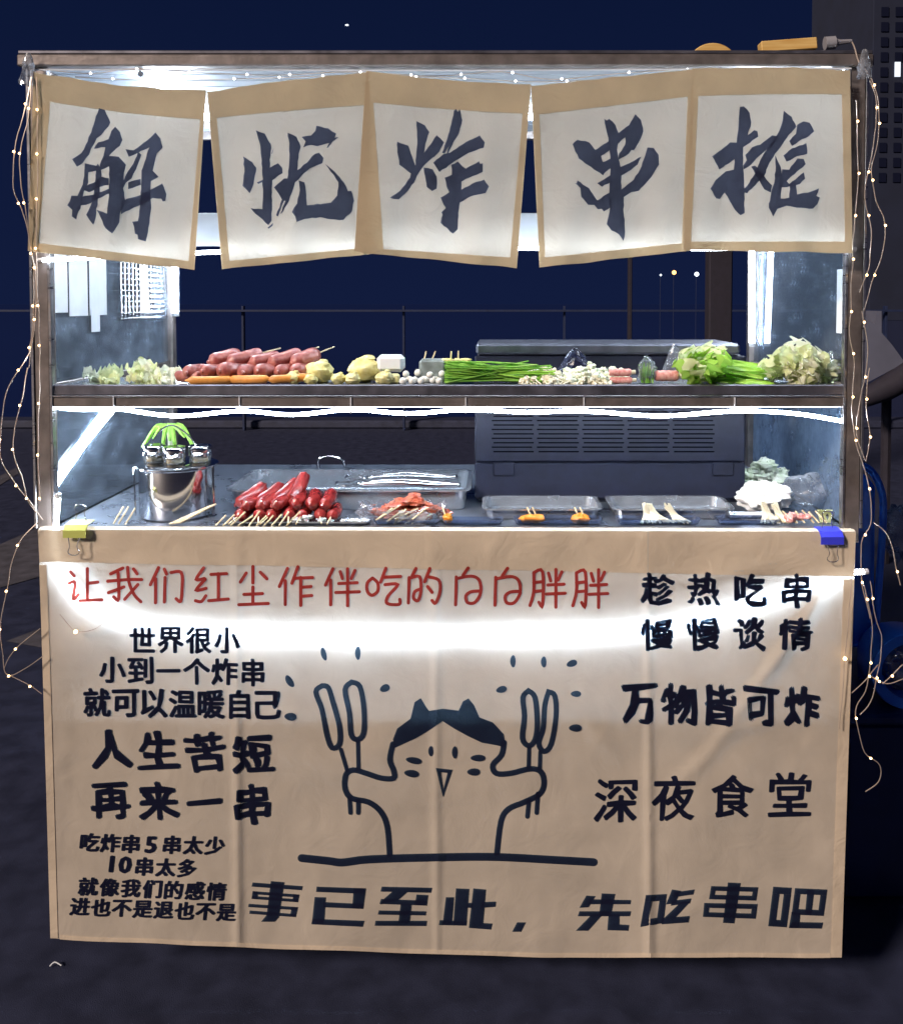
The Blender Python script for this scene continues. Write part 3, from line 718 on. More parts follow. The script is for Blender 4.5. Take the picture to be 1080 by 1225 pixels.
lines('slogan_text', [dict(chars='吃炸串', p0=(108,1007), p1=(157,1009), h=21, w=22, bold=.052, shear=.1),
                      dict(chars='5', p0=(181,1010), p1=(181,1010), h=27, w=30, bold=.05, shear=.1),
                      dict(chars='串太少', p0=(206,1010), p1=(257,1011), h=21, w=22, bold=.052, shear=.1),
                      dict(chars='1', p0=(134,1033), p1=(134,1033), h=27, w=30, bold=.05, shear=.1),
                      dict(chars='0', p0=(150,1034), p1=(150,1034), h=27, w=30, bold=.05, shear=.1),
                      dict(chars='串太多', p0=(173,1036), p1=(224,1038), h=21, w=22, bold=.052, shear=.1),
                      dict(chars='就像我们的感情', p0=(106,1060), p1=(259,1066), h=21, w=22, bold=.048, shear=.1),
                      dict(chars='进也不是退也不是', p0=(96,1084), p1=(271,1091), h=21, w=22, bold=.048, shear=.1)], label='small dark verse in four lines at the lower left')
lines('slogan_text', [dict(chars='趁热吃串', p0=(786,704), p1=(952,706), h=37, w=36, bold=.046, rough=.11),
                      dict(chars='慢慢谈情', p0=(786,758), p1=(951,758), h=38, w=37, bold=.046, rough=.11)], label='two wavy dark lines at the upper right')
lines('slogan_text', [dict(chars='万物皆可炸', p0=(764,842), p1=(959,846), h=47, w=39, bold=.050, rough=.12)], label='fat dark brush line at the right')
lines('slogan_text', [dict(chars='深夜食堂', p0=(736,957), p1=(944,950), h=52, w=49, bold=.026, rough=.05, shear=.06)], label='slim dark brush line 深夜食堂')
# bottom heading
def q4(a, b, c, d): return [a, b, c, d]
def frame(o, t):
    """outline quad o (tl,tr,br,bl) with stroke t -> four bars"""
    c = [Vector(p) for p in o]; ce = sum(c, Vector((0, 0)))/4
    W = ((c[1]-c[0]).length+(c[2]-c[3]).length)/2; H = ((c[3]-c[0]).length+(c[2]-c[1]).length)/2
    def at(u, v): return (c[0].lerp(c[1], u)).lerp(c[3].lerp(c[2], u), v)
    a = t/W; b = t/H
    R4 = lambda u0, v0, u1, v1: [tuple(at(u0, v0)), tuple(at(u1, v0)), tuple(at(u1, v1)), tuple(at(u0, v1))]
    return [R4(0, 0, 1, b), R4(0, 1-b, 1, 1), R4(0, b, a, 1-b), R4(1-a, b, 1, 1-b)]
HA = [
 [(133,40),(180,44),(160,170),(145,186),(98,186),(118,162)], [(68,45),(245,58),(242,73),(64,60)],
 [(70,76),(233,88),(231,99),(68,87)], [(66,93),(230,105),(228,116),(64,104)], [(68,76),(86,78),(82,104),(64,102)], [(214,86),(233,88),(228,116),(210,114)],
 [(54,121),(228,133),(226,144),(52,133)], [(58,145),(222,158),(220,169),(56,157)], [(208,132),(228,133),(220,169),(202,166)],
 [(297,60),(472,66),(469,86),(295,79)], [(430,66),(472,66),(462,140),(424,138)], [(322,115),(465,122),(462,140),(322,134)], [(290,97),(328,98),(322,195),(280,192)], [(282,175),(466,182),(460,204),(278,195)],
 [(530,60),(710,64),(706,82),(526,78)], [(568,78),(620,80),(588,108),(525,124),(540,102)], [(528,104),(690,110),(689,128),(522,122)], [(655,88),(695,90),(690,128),(648,126)], [(598,122),(635,124),(628,190),(590,188)], [(520,145),(688,148),(686,163),(516,160)], [(508,182),(690,182),(688,201),(505,200)],
 [(760,98),(788,98),(780,196),(748,196)], [(796,66),(842,68),(832,198),(786,196)], [(738,180),(834,184),(832,200),(735,198)], [(836,118),(858,118),(856,136),(834,136)],
 [(858,66),(902,70),(892,190),(925,192),(920,214),(842,208)], [(888,115),(938,113),(936,132),(886,136)], [(1015,188),(1045,188),(1028,222),(997,222)]]
HB = [
 [(183,92),(215,94),(190,134),(158,136)], [(238,84),(285,86),(270,165),(228,165)], [(196,105),(342,108),(340,123),(190,123)], [(158,148),(342,148),(338,166),(152,166)], [(202,160),(240,160),(188,218),(145,218)], [(262,160),(300,160),(300,195),(335,197),(332,218),(258,216)],
 [(490,70),(522,75),(500,120),(468,124)], [(500,80),(570,70),(565,88),(495,98)], [(492,110),(558,102),(553,120),(484,128)], [(522,115),(556,112),(500,172),(462,172)], [(455,172),(552,165),(548,188),(452,195)],
 [(690,45),(735,47),(712,192),(672,190)],
 [(1000,70),(1045,70)]]
chs = {}
def put(x, pl): 
    for k, (a, b_) in enumerate(((290,365),(370,440),(445,520),(522,600),(605,650),(680,757),(760,832),(838,908),(912,1000))):
        if a <= x < b_: chs.setdefault(k, []).append(pl)
for ox, L_ in ((280, HA), (640, HB)):
    for pl in L_:
        if len(pl) > 2: put(ox+sum(p[0] for p in pl)/len(pl)/3, [(ox+x/3, 1040+y/3) for x, y in pl])
for o_, t in (([(396,90),(470,86),(458,190),(376,204)], 24), ([(630,58),(798,62),(790,110),(622,105)], 17), ([(605,118),(795,122),(788,175),(600,168)], 18),
              ([(852,60),(918,64),(900,206),(834,202)], 25), ([(930,65),(1045,70),(1032,165),(918,160)], 21)):
    cxm = 640+sum(p[0] for p in o_)/12
    for pl in frame(o_, t): put(cxm, [(640+x/3, 1040+y/3) for x, y in pl])
for pl in ([(974,70),(998,72),(988,160),(966,158)], [(918,150),(948,155),(944,208),(908,208)], [(920,186),(1030,188),(1025,210),(908,208)]):
    put(950, [(640+x/3, 1040+y/3) for x, y in pl])
for k, ch in enumerate('事已至此，先吃串吧'):
    pr = Print(sban, .0017)
    for pl in chs.get(k, []): pr.poly(pl)
    pr.done('printed_character', M['ink'], BN, 'bold slanted heading character '+ch)
# doodle
pr = Print(sban, .0013)
D = lambda pts: [(330+x/2.7, 760+y/2.7) for x, y in pts]
def dl(pts, w_, closed=False, sm=True):
    q = [Vector((*p, 0)) for p in D(pts)]
    if sm: q = smooth_path(q+([q[0]] if closed else []), 4)
    if sm and closed: q = q[:-1]
    pr.line([(p.x, p.y) for p in q], w_/2.7, closed)
pr.poly(D([(385,362),(378,335),(392,300),(435,268),(448,215),(468,202),(486,232),(495,243),(540,236),(590,242),(604,212),(622,203),(640,225),(657,264),(700,280),(735,318),(742,362),(715,355),(665,346),(620,325),(575,300),(538,276),(500,302),(455,330),(410,350)]))
dl([(378,350),(368,400),(380,435),(380,460),(340,460),(290,444),(250,434),(226,450),(224,495),(245,525),(300,538),(340,570),(360,620),(367,705)], 18)
dl([(736,345),(728,385),(700,418),(712,445),(760,444),(820,430),(855,440),(865,478),(850,512),(800,538),(750,560),(726,600),(713,702)], 18)
for a, b in (((238,525),(241,572)), ((266,532),(266,572)), ((845,510),(841,572)), ((816,532),(811,584))): dl([a, b], 14, sm=False)
dl([(84,718),(170,727),(215,732),(300,722),(500,716),(700,714),(900,724),(1024,731)], 26)
dl([(150,162),(130,182),(150,240),(165,320),(182,362),(206,348),(205,290),(185,215),(170,168)], 17, True)
dl([(245,150),(224,175),(238,250),(243,318),(262,335),(283,315),(285,240),(272,165)], 17, True)
dl([(815,178),(797,200),(802,260),(795,330),(815,355),(836,335),(843,280),(836,200)], 17, True)
dl([(880,182),(868,225),(862,300),(848,348),(865,374),(888,350),(904,260),(900,195)], 17, True)
for a, b in (((210,368),(230,435)), ((265,340),(267,432)), ((817,362),(815,428)), ((853,376),(851,428))): dl([a, b], 13, sm=False)
dl([(524,434),(562,438),(540,510)], 12, True, sm=False)
for (x, y, rx, ry, ro) in ((500,373,8,17,0),(577,377,9,20,0),(445,403,26,11,10),(438,445,24,12,8),(652,395,24,11,0),(638,440,21,12,0),
    (155,60,9,22,-15),(265,57,9,22,0),(45,148,11,22,-32),(352,170,17,12,-25),(48,262,20,13,5),(2,208,11,30,15),(765,83,9,20,0),(864,85,9,18,0),(955,90,18,11,-20),(728,174,18,11,-15),(968,188,17,10,0),(966,298,21,12,0)):
    x, y = D([(x, y)])[0]; pr.ell(x, y, rx/2.7, ry/2.7, ro)
pr.done('doodle', M['ink'], BN, 'line drawing of a cat-eared cook holding skewers in both hands')

# binder clips
def binder(px, py, m, label):
    c = P(px, py, -.036); T = thing('binder_clip', label, 'clip', c)
    hw = .024
    b = MB(); prof = [(-.010, -.016), (-.0115, -.016), (-.012, .0), (-.001, .010), (.024, .012), (.036, .012), (.036, .0105), (.022, .010), (.001, .0085), (-.0095, -.001)]
    vs = [(c.x+sx*hw, c.y+y, c.z+z) for sx in (-1, 1) for y, z in prof]; n = len(prof)
    b.add(vs, [tuple(range(n)), tuple(range(n, 2*n))]+[(i, (i+1) % n, n+(i+1) % n, n+i) for i in range(n)])
    build(b, 'body', m, T, smooth=False)
    for (dz, dy, up) in ((-.015, -.013, -1), (.012, .020, 1)):
        pts = [(c.x-.012, c.y+dy, c.z+dz), (c.x-.008, c.y+dy-.004*(up < 0), c.z+dz+up*.018), (c.x-.012, c.y+dy-.002, c.z+dz+up*.030), (c.x-.006, c.y+dy-.002, c.z+dz+up*.036), (c.x+.006, c.y+dy-.002, c.z+dz+up*.036), (c.x+.012, c.y+dy-.002, c.z+dz+up*.030), (c.x+.008, c.y+dy-.004*(up < 0), c.z+dz+up*.018), (c.x+.012, c.y+dy, c.z+dz)]
        build(MB().tube(smooth_path(pts, 4), .0011, 6), 'handle', M['wiresteel'], T)
binder(92, 633, M['clipyel'], 'yellow green binder clip holding the upper left corner of the banner')
binder(993, 641, M['clipblue'], 'blue binder clip holding the upper right corner of the banner')

# ================================================================== FOOD HELPERS
zD = zShelfLip1-.003      # deck top
zC = zCounter-.002        # counter top
def sausage(p, d, L, r, m, label, group, stick=True, cat='sausage skewer', stickdir=1):
    d = Vector(d).normalized(); p = Vector(p)
    T = thing('sausage_skewer' if stick else 'sausage', label, cat, p, group)
    n = 9; pts = []; rs = []
    bend = d.cross(Vector((0, 0, 1))).normalized()*L*.05
    for i in range(n+1):
        t = i/n; pts.append(p+d*(t-.5)*L+bend*math.sin(math.pi*t)); e = min(t, 1-t)*L/r
        rs.append(r*max(.18, math.sqrt(max(0, 1-(1-min(1, e))**2))))
    b_ = MB().tube(pts, rs, 14)
    for sg in (-1, 1):
        q = p+d*sg*L*.5; b_.tube([q-d*sg*.002, q+d*sg*.0016, q+d*sg*.003], [r*.30, r*.24, r*.08], 8)
    build(b_, 'meat', m, T)
    if stick:
        e = p+d*stickdir*L*.5
        build(MB().tube([e-d*stickdir*.01, e+d*stickdir*.055], .0017, 6), 'stick', M['wood'], T)
    return T
def leafmesh(mb, p, d, up, L, W, curl=.5, ruffle=.15, seed=0):
    d = Vector(d).normalized(); up = Vector(up); s = d.cross(up).normalized(); u = s.cross(d)
    def fn(a, b):
        x = (a-.5)*2; wv = W*.5*(math.sin(math.pi*min(1, .12+b*.86))**.55)
        rf = ruffle*W*noise.noise(Vector((x*2.2+seed, b*5, seed)))*(.4+abs(x)*1.6)
        return Vector(p)+d*L*b*math.cos(curl*b*.6)+s*x*wv+u*(rf+x*x*W*.22-L*curl*.35*b*b)
    mb.grid(fn, 12, 14)
def tray(T, x0, x1, y0, y1, z0, h, m, rim=.008, name='tray', rr=.02):
    """rounded rectangular pan, open on top"""
    def loop(inset, z):
        o = []; r = max(.003, rr-inset*.5)
        for (cx, cy, a0) in ((x1-inset-r, y1-inset-r, 0), (x0+inset+r, y1-inset-r, 90), (x0+inset+r, y0+inset+r, 180), (x1-inset-r, y0+inset+r, 270)):
            for k in range(6):
                a = R(a0+k*18); o.append((cx+r*math.cos(a), cy+r*math.sin(a), z))
        return o
    rings = [loop(0, z0+h-.003), loop(0, z0+h), loop(rim, z0+h), loop(rim+.004, z0+.004), loop(rim+.008, z0+.0015)]
    outer = [loop(rim-.001, z0+h-.0032), loop(rim+.003, z0+.002), loop(rim+.008, z0)]
    b = MB()
    for rg in (rings, outer):
        n = 24; vs = [v for l in rg for v in l]
        fs = [(i*n+k, i*n+(k+1) % n, (i+1)*n+(k+1) % n, (i+1)*n+k) for i in range(len(rg)-1) for k in range(n)]
        fs.append(tuple((len(rg)-1)*n+k for k in range(n))); b.add(vs, fs)
    o = build(b, name, m, T, smooth=False)
    return o

# ================================================================== UPPER SHELF FOOD
GP = 'pink sausages heaped on the upper shelf'
words = ['lowest left end', 'bottom row, second from left', 'bottom row, third from left', 'bottom row, fourth from left', 'bottom row, fifth from left', 'bottom row, sixth from left', 'lowest right end']
for i in range(7):
    x = X(240+i*21, .10, 450); sausage((x, .09+random.uniform(-.01,.01), zD+.023+random.uniform(0,.004)), (random.uniform(-.75,-.2), -1, random.uniform(.02,.2)), .085*random.uniform(.85,1.1), .0195*random.uniform(.86,1.06), M['sauspink'], 'pink sausage on the upper shelf, '+words[i]+' of the heap', GP, stick=False, cat='sausage')
words = ['left end', 'second from left', 'third from left', 'second from right', 'right end']
for i in range(5):
    x = X(268+i*24, .12, 440); sausage((x, .125, zD+.049+random.uniform(-.004,.006)), (random.uniform(.25,1.0), 1, random.uniform(.15,.4)), .085*random.uniform(.85,1.15), .0185*random.uniform(.85,1.08), M['sauspink'], 'pink sausage with bamboo stick, '+words[i]+' of the top row', GP)
words = ['left', 'middle', 'right']
for i in range(3):
    sausage((X(252+i*47, .045, 456), .045, zD+.0095+.002*i), (1, random.uniform(-.3,.3), random.uniform(-.08,.08)), random.uniform(.085,.11), .0092, M['orange'], 'thin orange sausage in front of the pink heap, '+words[i]+' of three', 'orange sausages on the upper shelf', stick=False, cat='sausage')
# extra end of pink at far left
sausage((X(228, .08, 452), .07, zD+.016), (1, -.3, 0), .07, .013, M['sauspink'], 'small pink sausage lying flat beside the pale cabbage', GP, stick=False, cat='sausage')
# yellow tofu puffs
spots = [(352,454,.05,.017,'small, nearest the orange sausages'),(382,445,.09,.030,'big, left of the gap'),(405,455,.05,.015,'flat, between the two big ones'),(436,445,.10,.034,'big and wide, beside the white block'),(422,456,.045,.016,'flat, before the wide one'),(460,455,.05,.018,'small, under the white block'),(372,456,.04,.014,'tiny, front left of the big one')]
for k, (px, py, yy, r, lb) in enumerate(spots):
    b = MB(); zz = zD+r*.80
    b.blob((X(px, yy, py), yy, zz), (r*1.05, r, r*.82), .16, 2.6, 18, 12, seed=k*2.3)
    b.blob((X(px, yy, py)+r*.3, yy, zz+r*.75), (r*.35, r*.35, r*.25), .3, 3, 10, 6, seed=k)
    tag(build(b, 'tofu_puff', M['yellow']), 'yellow tofu puff on the upper shelf, '+lb, 'tofu puff', 'yellow tofu puffs')
b = MB().box(X(452,.10), X(484,.10), .08, .125, zD+.024, zD+.062); wt = build(b, 'tofu_block', M['tofu'], smooth=False, bevel=.008); tag(wt, 'white block leaning on the yellow tofu puffs', 'tofu')
boxo_ = boxo('tofu_slab', X(450,.06), X(478,.06), .05, .075, zD+.001, zD+.022, M['yellow'], None, bevel=.004); tag(boxo_, 'flat yellow slab under the white block', 'tofu')
b = MB()
fb = None
fbw = 0
for k in range(14):
    px = 482+k*3.6; yy = .035+.03*(k % 3); r = .0085
    if fb is None:
        fb = build(MB().lathe((0,0,0), [(.0001,-r),(r*.5,-r*.86),(r*.87,-r*.5),(r,0),(r*.87,r*.5),(r*.5,r*.86),(.0001,r)], 12), 'fish_ball', M['fishball'])
        tag(fb, 'small white fish ball in the loose pile before the grey block', 'fish ball', 'white fish balls on the upper shelf'); o = fb
    else:
        o = fb.copy(); COL.objects.link(o)
    o.location = (X(px, yy, 455), yy, zD+r+(.013 if k % 4 == 1 else 0)); o.scale = (1+random.uniform(-.15,.25), 1, random.uniform(.8, 1.05))
gb = build(MB().box(X(502,.11), X(534,.11), .09, .14, zD+.001, zD+.052), 'kelp_block', M['greyblock'], smooth=False, bevel=.006); tag(gb, 'grey green kelp stack left of the chives', 'kelp')
for k, (px, dx) in enumerate(((507,.006),(516,.010),(539,.002),(548,.001))):
    tag(build(MB().tube([(X(px,.12), .12, zD+.045), (X(px,.12)+dx, .12, zD+.069)], .0018, 6), 'bamboo_stick', M['wood']), ('bamboo stick end standing on the kelp stack, ' if k < 2 else 'bamboo stick end standing at the chive tips, ')+('left one' if k % 2 == 0 else 'right one'), 'stick')
# chives
T = thing('chive_bunch', 'bunch of long green chives lying along the upper shelf', 'chives', (X(590,.08), .08, zD))
b = MB()
for k in range(120):
    yy = random.uniform(.03, .13); zz = zD+.004+random.random()**1.2*.046; xa = X(531+random.uniform(0,5), yy); xb = X(random.uniform(625,660), yy)
    z2 = zD+.004+random.random()*.05*random.random()
    mid = Vector(((xa+xb)/2, yy+random.uniform(-.01,.01), (zz+z2)/2+.003))
    b.tube([(xa, yy, zz), mid, (xb, random.uniform(.03,.12), z2)], .0019, 5)
build(b, 'blade', M['green'], T, kind='stuff')
b = MB()
for k in range(34):
    yy = random.uniform(.035, .10); xa = X(random.uniform(560,600), yy); xb = X(random.uniform(640,668), yy)
    b.tube([(xa, yy, zD+random.uniform(.006,.030)), (xb, yy, zD+random.uniform(.005,.034))], .0021, 5)
build(b, 'blade_base', M['leek'], T, kind='stuff')
b = MB()
for k in range(10):
    px = random.uniform(532, 560); b.blob((X(px,.10), .10, zD+.05), (.009,.006,.004), .3, 3, 8, 6, seed=k)
build(b, 'flower_tip', M['yellow'], T)
# mushroom / enoki clumps
def clump(px0, px1, top, n, r, m, name, label, cat, y0=.03, y1=.13, seed=0, stems=True):
    T = thing(name, label, cat, (X((px0+px1)/2, .08), .08, zD)); rnd = random.Random(seed); b = MB(); s_ = MB()
    H = Z(top, .08)-zD
    for k in range(n):
        t = rnd.random(); px = px0+(px1-px0)*t; yy = rnd.uniform(y0, y1); env = (1-abs(t-.5)*1.1)
        h = rnd.random()*H*env*(.45+.55*(yy-y0)/(y1-y0)); rr = r*rnd.uniform(.5, 1.2)
        c = Vector((X(px, yy), yy, zD+max(rr*.6, h)))
        b.blob(c, (rr, rr, rr*.7), .35, 2.5, 9, 6, seed=rnd.random()*50)
        if stems:
            q = c+Vector((rnd.uniform(-.02,.02), -.02, -.012)); q.z = max(q.z, zD+.002); s_.tube([c, q], rr*.28, 5)
    build(b, 'cap', m, T, kind='stuff')
    if stems: build(s_, 'stem', M['enoki'], T, kind='stuff')
clump(624, 672, 434, 90, .0085, M['enoki'], 'enoki_bundle', 'cream enoki mushrooms at the root end of the chives', 'mushrooms', seed=3)
clump(674, 730, 433, 120, .0095, M['cauli'], 'mushroom_pile', 'pale oyster mushroom pile between the chives and the pink meat rolls', 'mushrooms', seed=4)
clump(706, 748, 434, 50, .008, M['cauli'], 'mushroom_pile', 'small pale mushroom heap behind the pink meat rolls', 'mushrooms', y0=.10, y1=.15, seed=5)
# meat rolls
def meatroll(px0, px1, r0, r1, label, yy=.05):
    za = Z(r1, yy); zb = Z(r0, yy); r = abs(zb-za)/2; zc_ = max(zD+r, (za+zb)/2); x0, x1 = X(px0, yy), X(px1, yy)
    T = thing('meat_roll', label, 'meat roll', ((x0+x1)/2, yy, zc_-r), 'pink meat rolls on the upper shelf')
    n = 10
    build(MB().tube([(x0+(x1-x0)*i/n, yy, zc_) for i in range(n+1)], [r*(.86 if i in (0, n) else 1+.06*math.sin(i*2.3)) for i in range(n+1)], 14), 'meat', M['roll'], T)
    build(MB().tube([(x1-.001, yy, zc_), (x1+.010, yy, zc_+.001)], r*.55, 8), 'enoki_core', M['enoki'], T)
meatroll(729, 755, 451, 459, 'lower pink meat roll of the stacked pair')
meatroll(728, 754, 441, 450, 'upper pink meat roll of the stacked pair')
meatroll(783, 810, 443, 456, 'pink meat roll alone beside the green bundle', .06)
T = thing('herb_bundle', 'small bundle of green herbs in clear film between the meat rolls', 'herbs', (X(773,.06), .06, zD))
b = MB()
for k in range(40):
    a = random.uniform(0, 6.28); x = X(773,.06)+random.uniform(-.013,.013); b.tube([(x, .05+random.uniform(-.01,.02), zD+.003), (x+random.uniform(-.008,.008), .06, zD+random.uniform(.02,.05))], .0014, 4)
build(b, 'herb', M['green'], T, kind='stuff')
build(MB().blob((X(773,.06), .06, zD+.030), (.0195,.02,.029), .18, 3, 14, 9, seed=2), 'film', M['bag'], T)
for k, (px, top, sx, lb, m_) in enumerate(((688,417,.050,'dark crumpled plastic bag behind the mushrooms','bagdark'),(806,412,.036,'white peaked plastic bag behind the meat rolls','bag'))):
    yy = .19; b = MB(); H = Z(top, yy)-zD
    c = Vector((X(px, yy), yy, zD))
    def fn(u, v, c=c, H=H, sx=sx, k=k):
        a = 2*math.pi*u; rr = sx*(1-v**1.4*.92)*(1+.3*noise.noise(Vector((math.cos(a)*1.6, math.sin(a)*1.6, v*3+k*7))))
        return c+Vector((rr*math.cos(a), rr*.55*math.sin(a), H*v+.006*noise.noise(Vector((a, v*4, k)))+.001))
    b.grid(fn, 18, 9); tag(build(b, 'plastic_bag', M[m_], smooth=False), lb, 'plastic bag')
# lettuce, leeks, napa
def leaves(name, label, cat, spec, m, m2=None, loc=(0, 0, 0), group=None):
    T = thing(name, label, cat, loc, group)
    for i, (p, d, up, L, W, cu, rf) in enumerate(spec):
        b = MB(); leafmesh(b, p, d, up, L, W, cu, rf, seed=i*3.7+p[0]*9); build(b, 'leaf', m if (not m2 or i % 2) else m2, T)
    return T
rnd = random.Random(11)
spec = []
for i in range(16):
    yy = rnd.uniform(.04, .14); px = rnd.uniform(826, 862); spec.append(((X(px, yy), yy, zD+.004+i*.0012), (rnd.uniform(-.9,.4), rnd.uniform(-.5,.3), rnd.uniform(.1,.95)), (rnd.uniform(-.3,.3), -.7, 1), rnd.uniform(.055,.085), rnd.uniform(.055,.08), -.15, .34))
leaves('lettuce', 'frilly pale green lettuce leaves left of the leek stalks', 'lettuce', spec, M['lightgreen'], M['palegreen'], (X(840,.09), .09, zD))
spec = []
for i in range(22):
    yy = rnd.uniform(.03, .13); h = rnd.random(); spec.append(((X(848+rnd.uniform(-8,12), yy), yy, zD+.006+h*.045), (1, rnd.uniform(-.2,.2), rnd.uniform(-.28,.1)-h*.15), (0, -.7, 1), rnd.uniform(.10,.135), .016, .12, .12))
leaves('leek_bunch', 'bright green leek leaves lying between lettuce and napa cabbage', 'leeks', spec, M['leek'], M['lightgreen'], (X(880,.09), .09, zD))
spec = []
for i in range(44):
    yy = rnd.uniform(.04, .14); px = rnd.uniform(918, 978); tt = abs(px-948)/30; spec.append(((X(px, yy), yy, zD+.002+rnd.random()*.046*(1-tt*.7)), (rnd.uniform(-.8,.8), rnd.uniform(-.7,.1), rnd.uniform(.0,.75)), (rnd.uniform(-.3,.3), -.6, 1), rnd.uniform(.04,.062), rnd.uniform(.04,.065), -.1, .40))
leaves('napa_cabbage', 'crinkled cream napa cabbage heap at the right end of the shelf', 'cabbage', spec, M['palegreen'], M['white'], (X(948,.09), .09, zD))
spec = []
for i in range(26):
    yy = rnd.uniform(.04, .15); px = rnd.uniform(112, 212); tt = abs(px-160)/50; spec.append(((X(px, yy), yy, zD+.002+rnd.random()*.016*(1.1-tt)), (rnd.uniform(-1,1), rnd.uniform(-.6,.2), rnd.uniform(.0,.22)), (0, -.5, 1), rnd.uniform(.035,.055), rnd.uniform(.03,.045), -.05, .34))
leaves('napa_cabbage', 'pale cut napa cabbage spread at the left end of the shelf', 'cabbage', spec, M['palegreen'], M['white'], (X(160,.09), .09, zD))
T = thing('plastic_bag', 'clear bag with pale green vegetable against the right glass', 'plastic bag', (X(990,.10), .10, zD))
build(MB().blob((X(988,.12), .11, zD+.026), (.030,.045,.024), .3, 2, 16, 10, seed=8), 'vegetable', M['palegreen'], T)
build(MB().blob((X(988,.12), .11, zD+.033), (.034,.055,.031), .2, 3, 20, 12, seed=9), 'film', M['bag'], T)

# ================================================================== COUNTER
# black appliance
xa, xb = X(568, .28), X(889, .28); yf = .262
ya, yb2 = yf, .50; zt = Z(411, yf)
T = thing('fryer_box', 'big black plastic appliance with rows of vent slots at the back of the counter', 'appliance', ((xa+xb)/2, .38, zC))
zs = Z(580, yf); zl = Z(553, yf)
boxo('body', xa+.004, xb-.004, ya+.010, yb2, zC+.001, zt-.028, M['blackplastic'], T, bevel=.006)
boxo('lower_panel', xa, xb, ya, ya+.0095, zC+.012, zl-.002, M['blackplastic'], T, bevel=.003)
boxo('upper_panel', xa, xb, ya, ya+.0095, zl+.001, zt-.030, M['blackplastic'], T, bevel=.003)
boxo('top_rim', xa+.003, xb-.015, ya-.004, yb2+.004, zt-.0265, zt, M['darksteel'], T, bevel=.006)
for k, px in enumerate((590, 852)):
    x0 = X(px, ya); boxo('latch', x0, x0+.052, ya-.0045, ya-.0005, zl-.033, zl+.001, M['blackplastic'], T, bevel=.003)
b = None
for r_ in range(11):
    for c_ in range(5):
        x0 = X(588+c_*54+ (0 if r_ % 2 else 2), ya); z0 = Z(541-r_*5.3, ya)
        if b is None:
            b = boxo('vent_slat', x0, x0+.098, ya-.0022, ya-.0003, z0, z0+.0030, M['slot'], T, bevel=.0008); b0 = (x0, z0)
        else:
            c = b.copy(); COL.objects.link(c); c.location.x = x0-b0[0]; c.location.z = z0-b0[1]
# big tray + tongs
T = thing('food_tray', 'large empty steel tray left of the black appliance', 'tray', (X(415,.3), .32, zC))
tray(T, X(266,.175), X(563,.175), .175, .455, zC, .050, M['tray'], rim=.012, name='pan', rr=.03)
def tongs(x, y, z, ang, L, label):
    T = thing('tongs', label, 'tongs', (x, y, z)); d = Vector((math.cos(ang), math.sin(ang), 0)); n = Vector((-d.y, d.x, 0)); o = Vector((x, y, z))
    for s_ in (-1, 1):
        pts = [o+n*s_*.004, o+d*L*.4+n*s_*.018+Vector((0,0,.006)), o+d*L*.8+n*s_*.013, o+d*L+n*s_*.002]
        b = MB()
        for k, q in enumerate(smooth_path(pts, 5)):
            pass
        P_ = smooth_path(pts, 5); vs = []; fs = []
        for q in P_: vs += [q-Vector((0,0,.006)), q+Vector((0,0,.006))]
        for k in range(len(P_)-1): fs.append((2*k, 2*k+2, 2*k+3, 2*k+1))
        b.add(vs, fs); build(b, 'arm', M['mirror'], T, solid=.0016)
    build(MB().tube(smooth_path([o+n*.004, o-d*.02+n*.018, o-d*.05+n*.008+Vector((0,0,.004)), o-d*.05-n*.008, o-d*.02-n*.018, o-n*.004], 5), .0022, 7), 'loop', M['mirror'], T)
tongs(X(430,.22), .20, zC+.060, R(-2), .24, 'steel tongs lying across the right half of the large tray, front pair')
tongs(X(440,.30), .29, zC+.058, R(4), .22, 'steel tongs lying across the right half of the large tray, rear pair')
tag(build(MB().tube(smooth_path([P(382,560,.42), P(381,550,.42), P(392,545.5,.42), P(408,549,.42), P(413,558,.42)], 6), .0022, 8), 'hook', M['mirror']), 'bent steel wire hook over the rear rim of the large tray', 'hook')
# red sausages in heap
GR = 'red sausages heaped before the large tray'
k = 0
wn = ['left end', 'second from left', 'third from left', 'fourth from left', 'fifth from left', 'sixth from left', 'right end']
for i in range(7):
    px = 290+i*18; sausage((X(px, .07, 610), .085, zC+.021), (random.uniform(-.25,.1), 1, .05), .085, random.uniform(.0138,.0155), M['sausred'], 'glossy red sausage seen end-on, '+wn[i]+' of the bottom row of the heap', GR, stickdir=-1)
for i in range(6):
    px = 303+i*17.5; sausage((X(px, .08, 600), .09, zC+.046+random.uniform(-.002,.003)), (random.uniform(-.3,.1) if i > 2 else .45, 1, .16), .085, random.uniform(.0145,.016), M['sausred'], 'glossy red sausage, '+(wn[i] if i < 5 else 'right end')+' of the second row of the heap', GR, stick=False, cat='sausage')
for i, (px, row, dx, dz, lb) in enumerate(((300,592,.62,.42,'left of the leaning ones on top'),(322,592,.50,.36,'second of the leaning ones on top'),(342,588,.42,.40,'third of the leaning ones on top'),(356,583,.22,.55,'dark one standing highest on the heap'))):
    p = P(px, row, .11); sausage(p, (dx, .7, dz), .088, .0158, M['sausred'], 'glossy red sausage, '+lb, GR, stick=False, cat='sausage')
T = thing('plastic_bag', 'crumpled clear plastic bag around the red meat skewers', 'plastic bag', (X(478,.09), .09, zC))
b = MB()
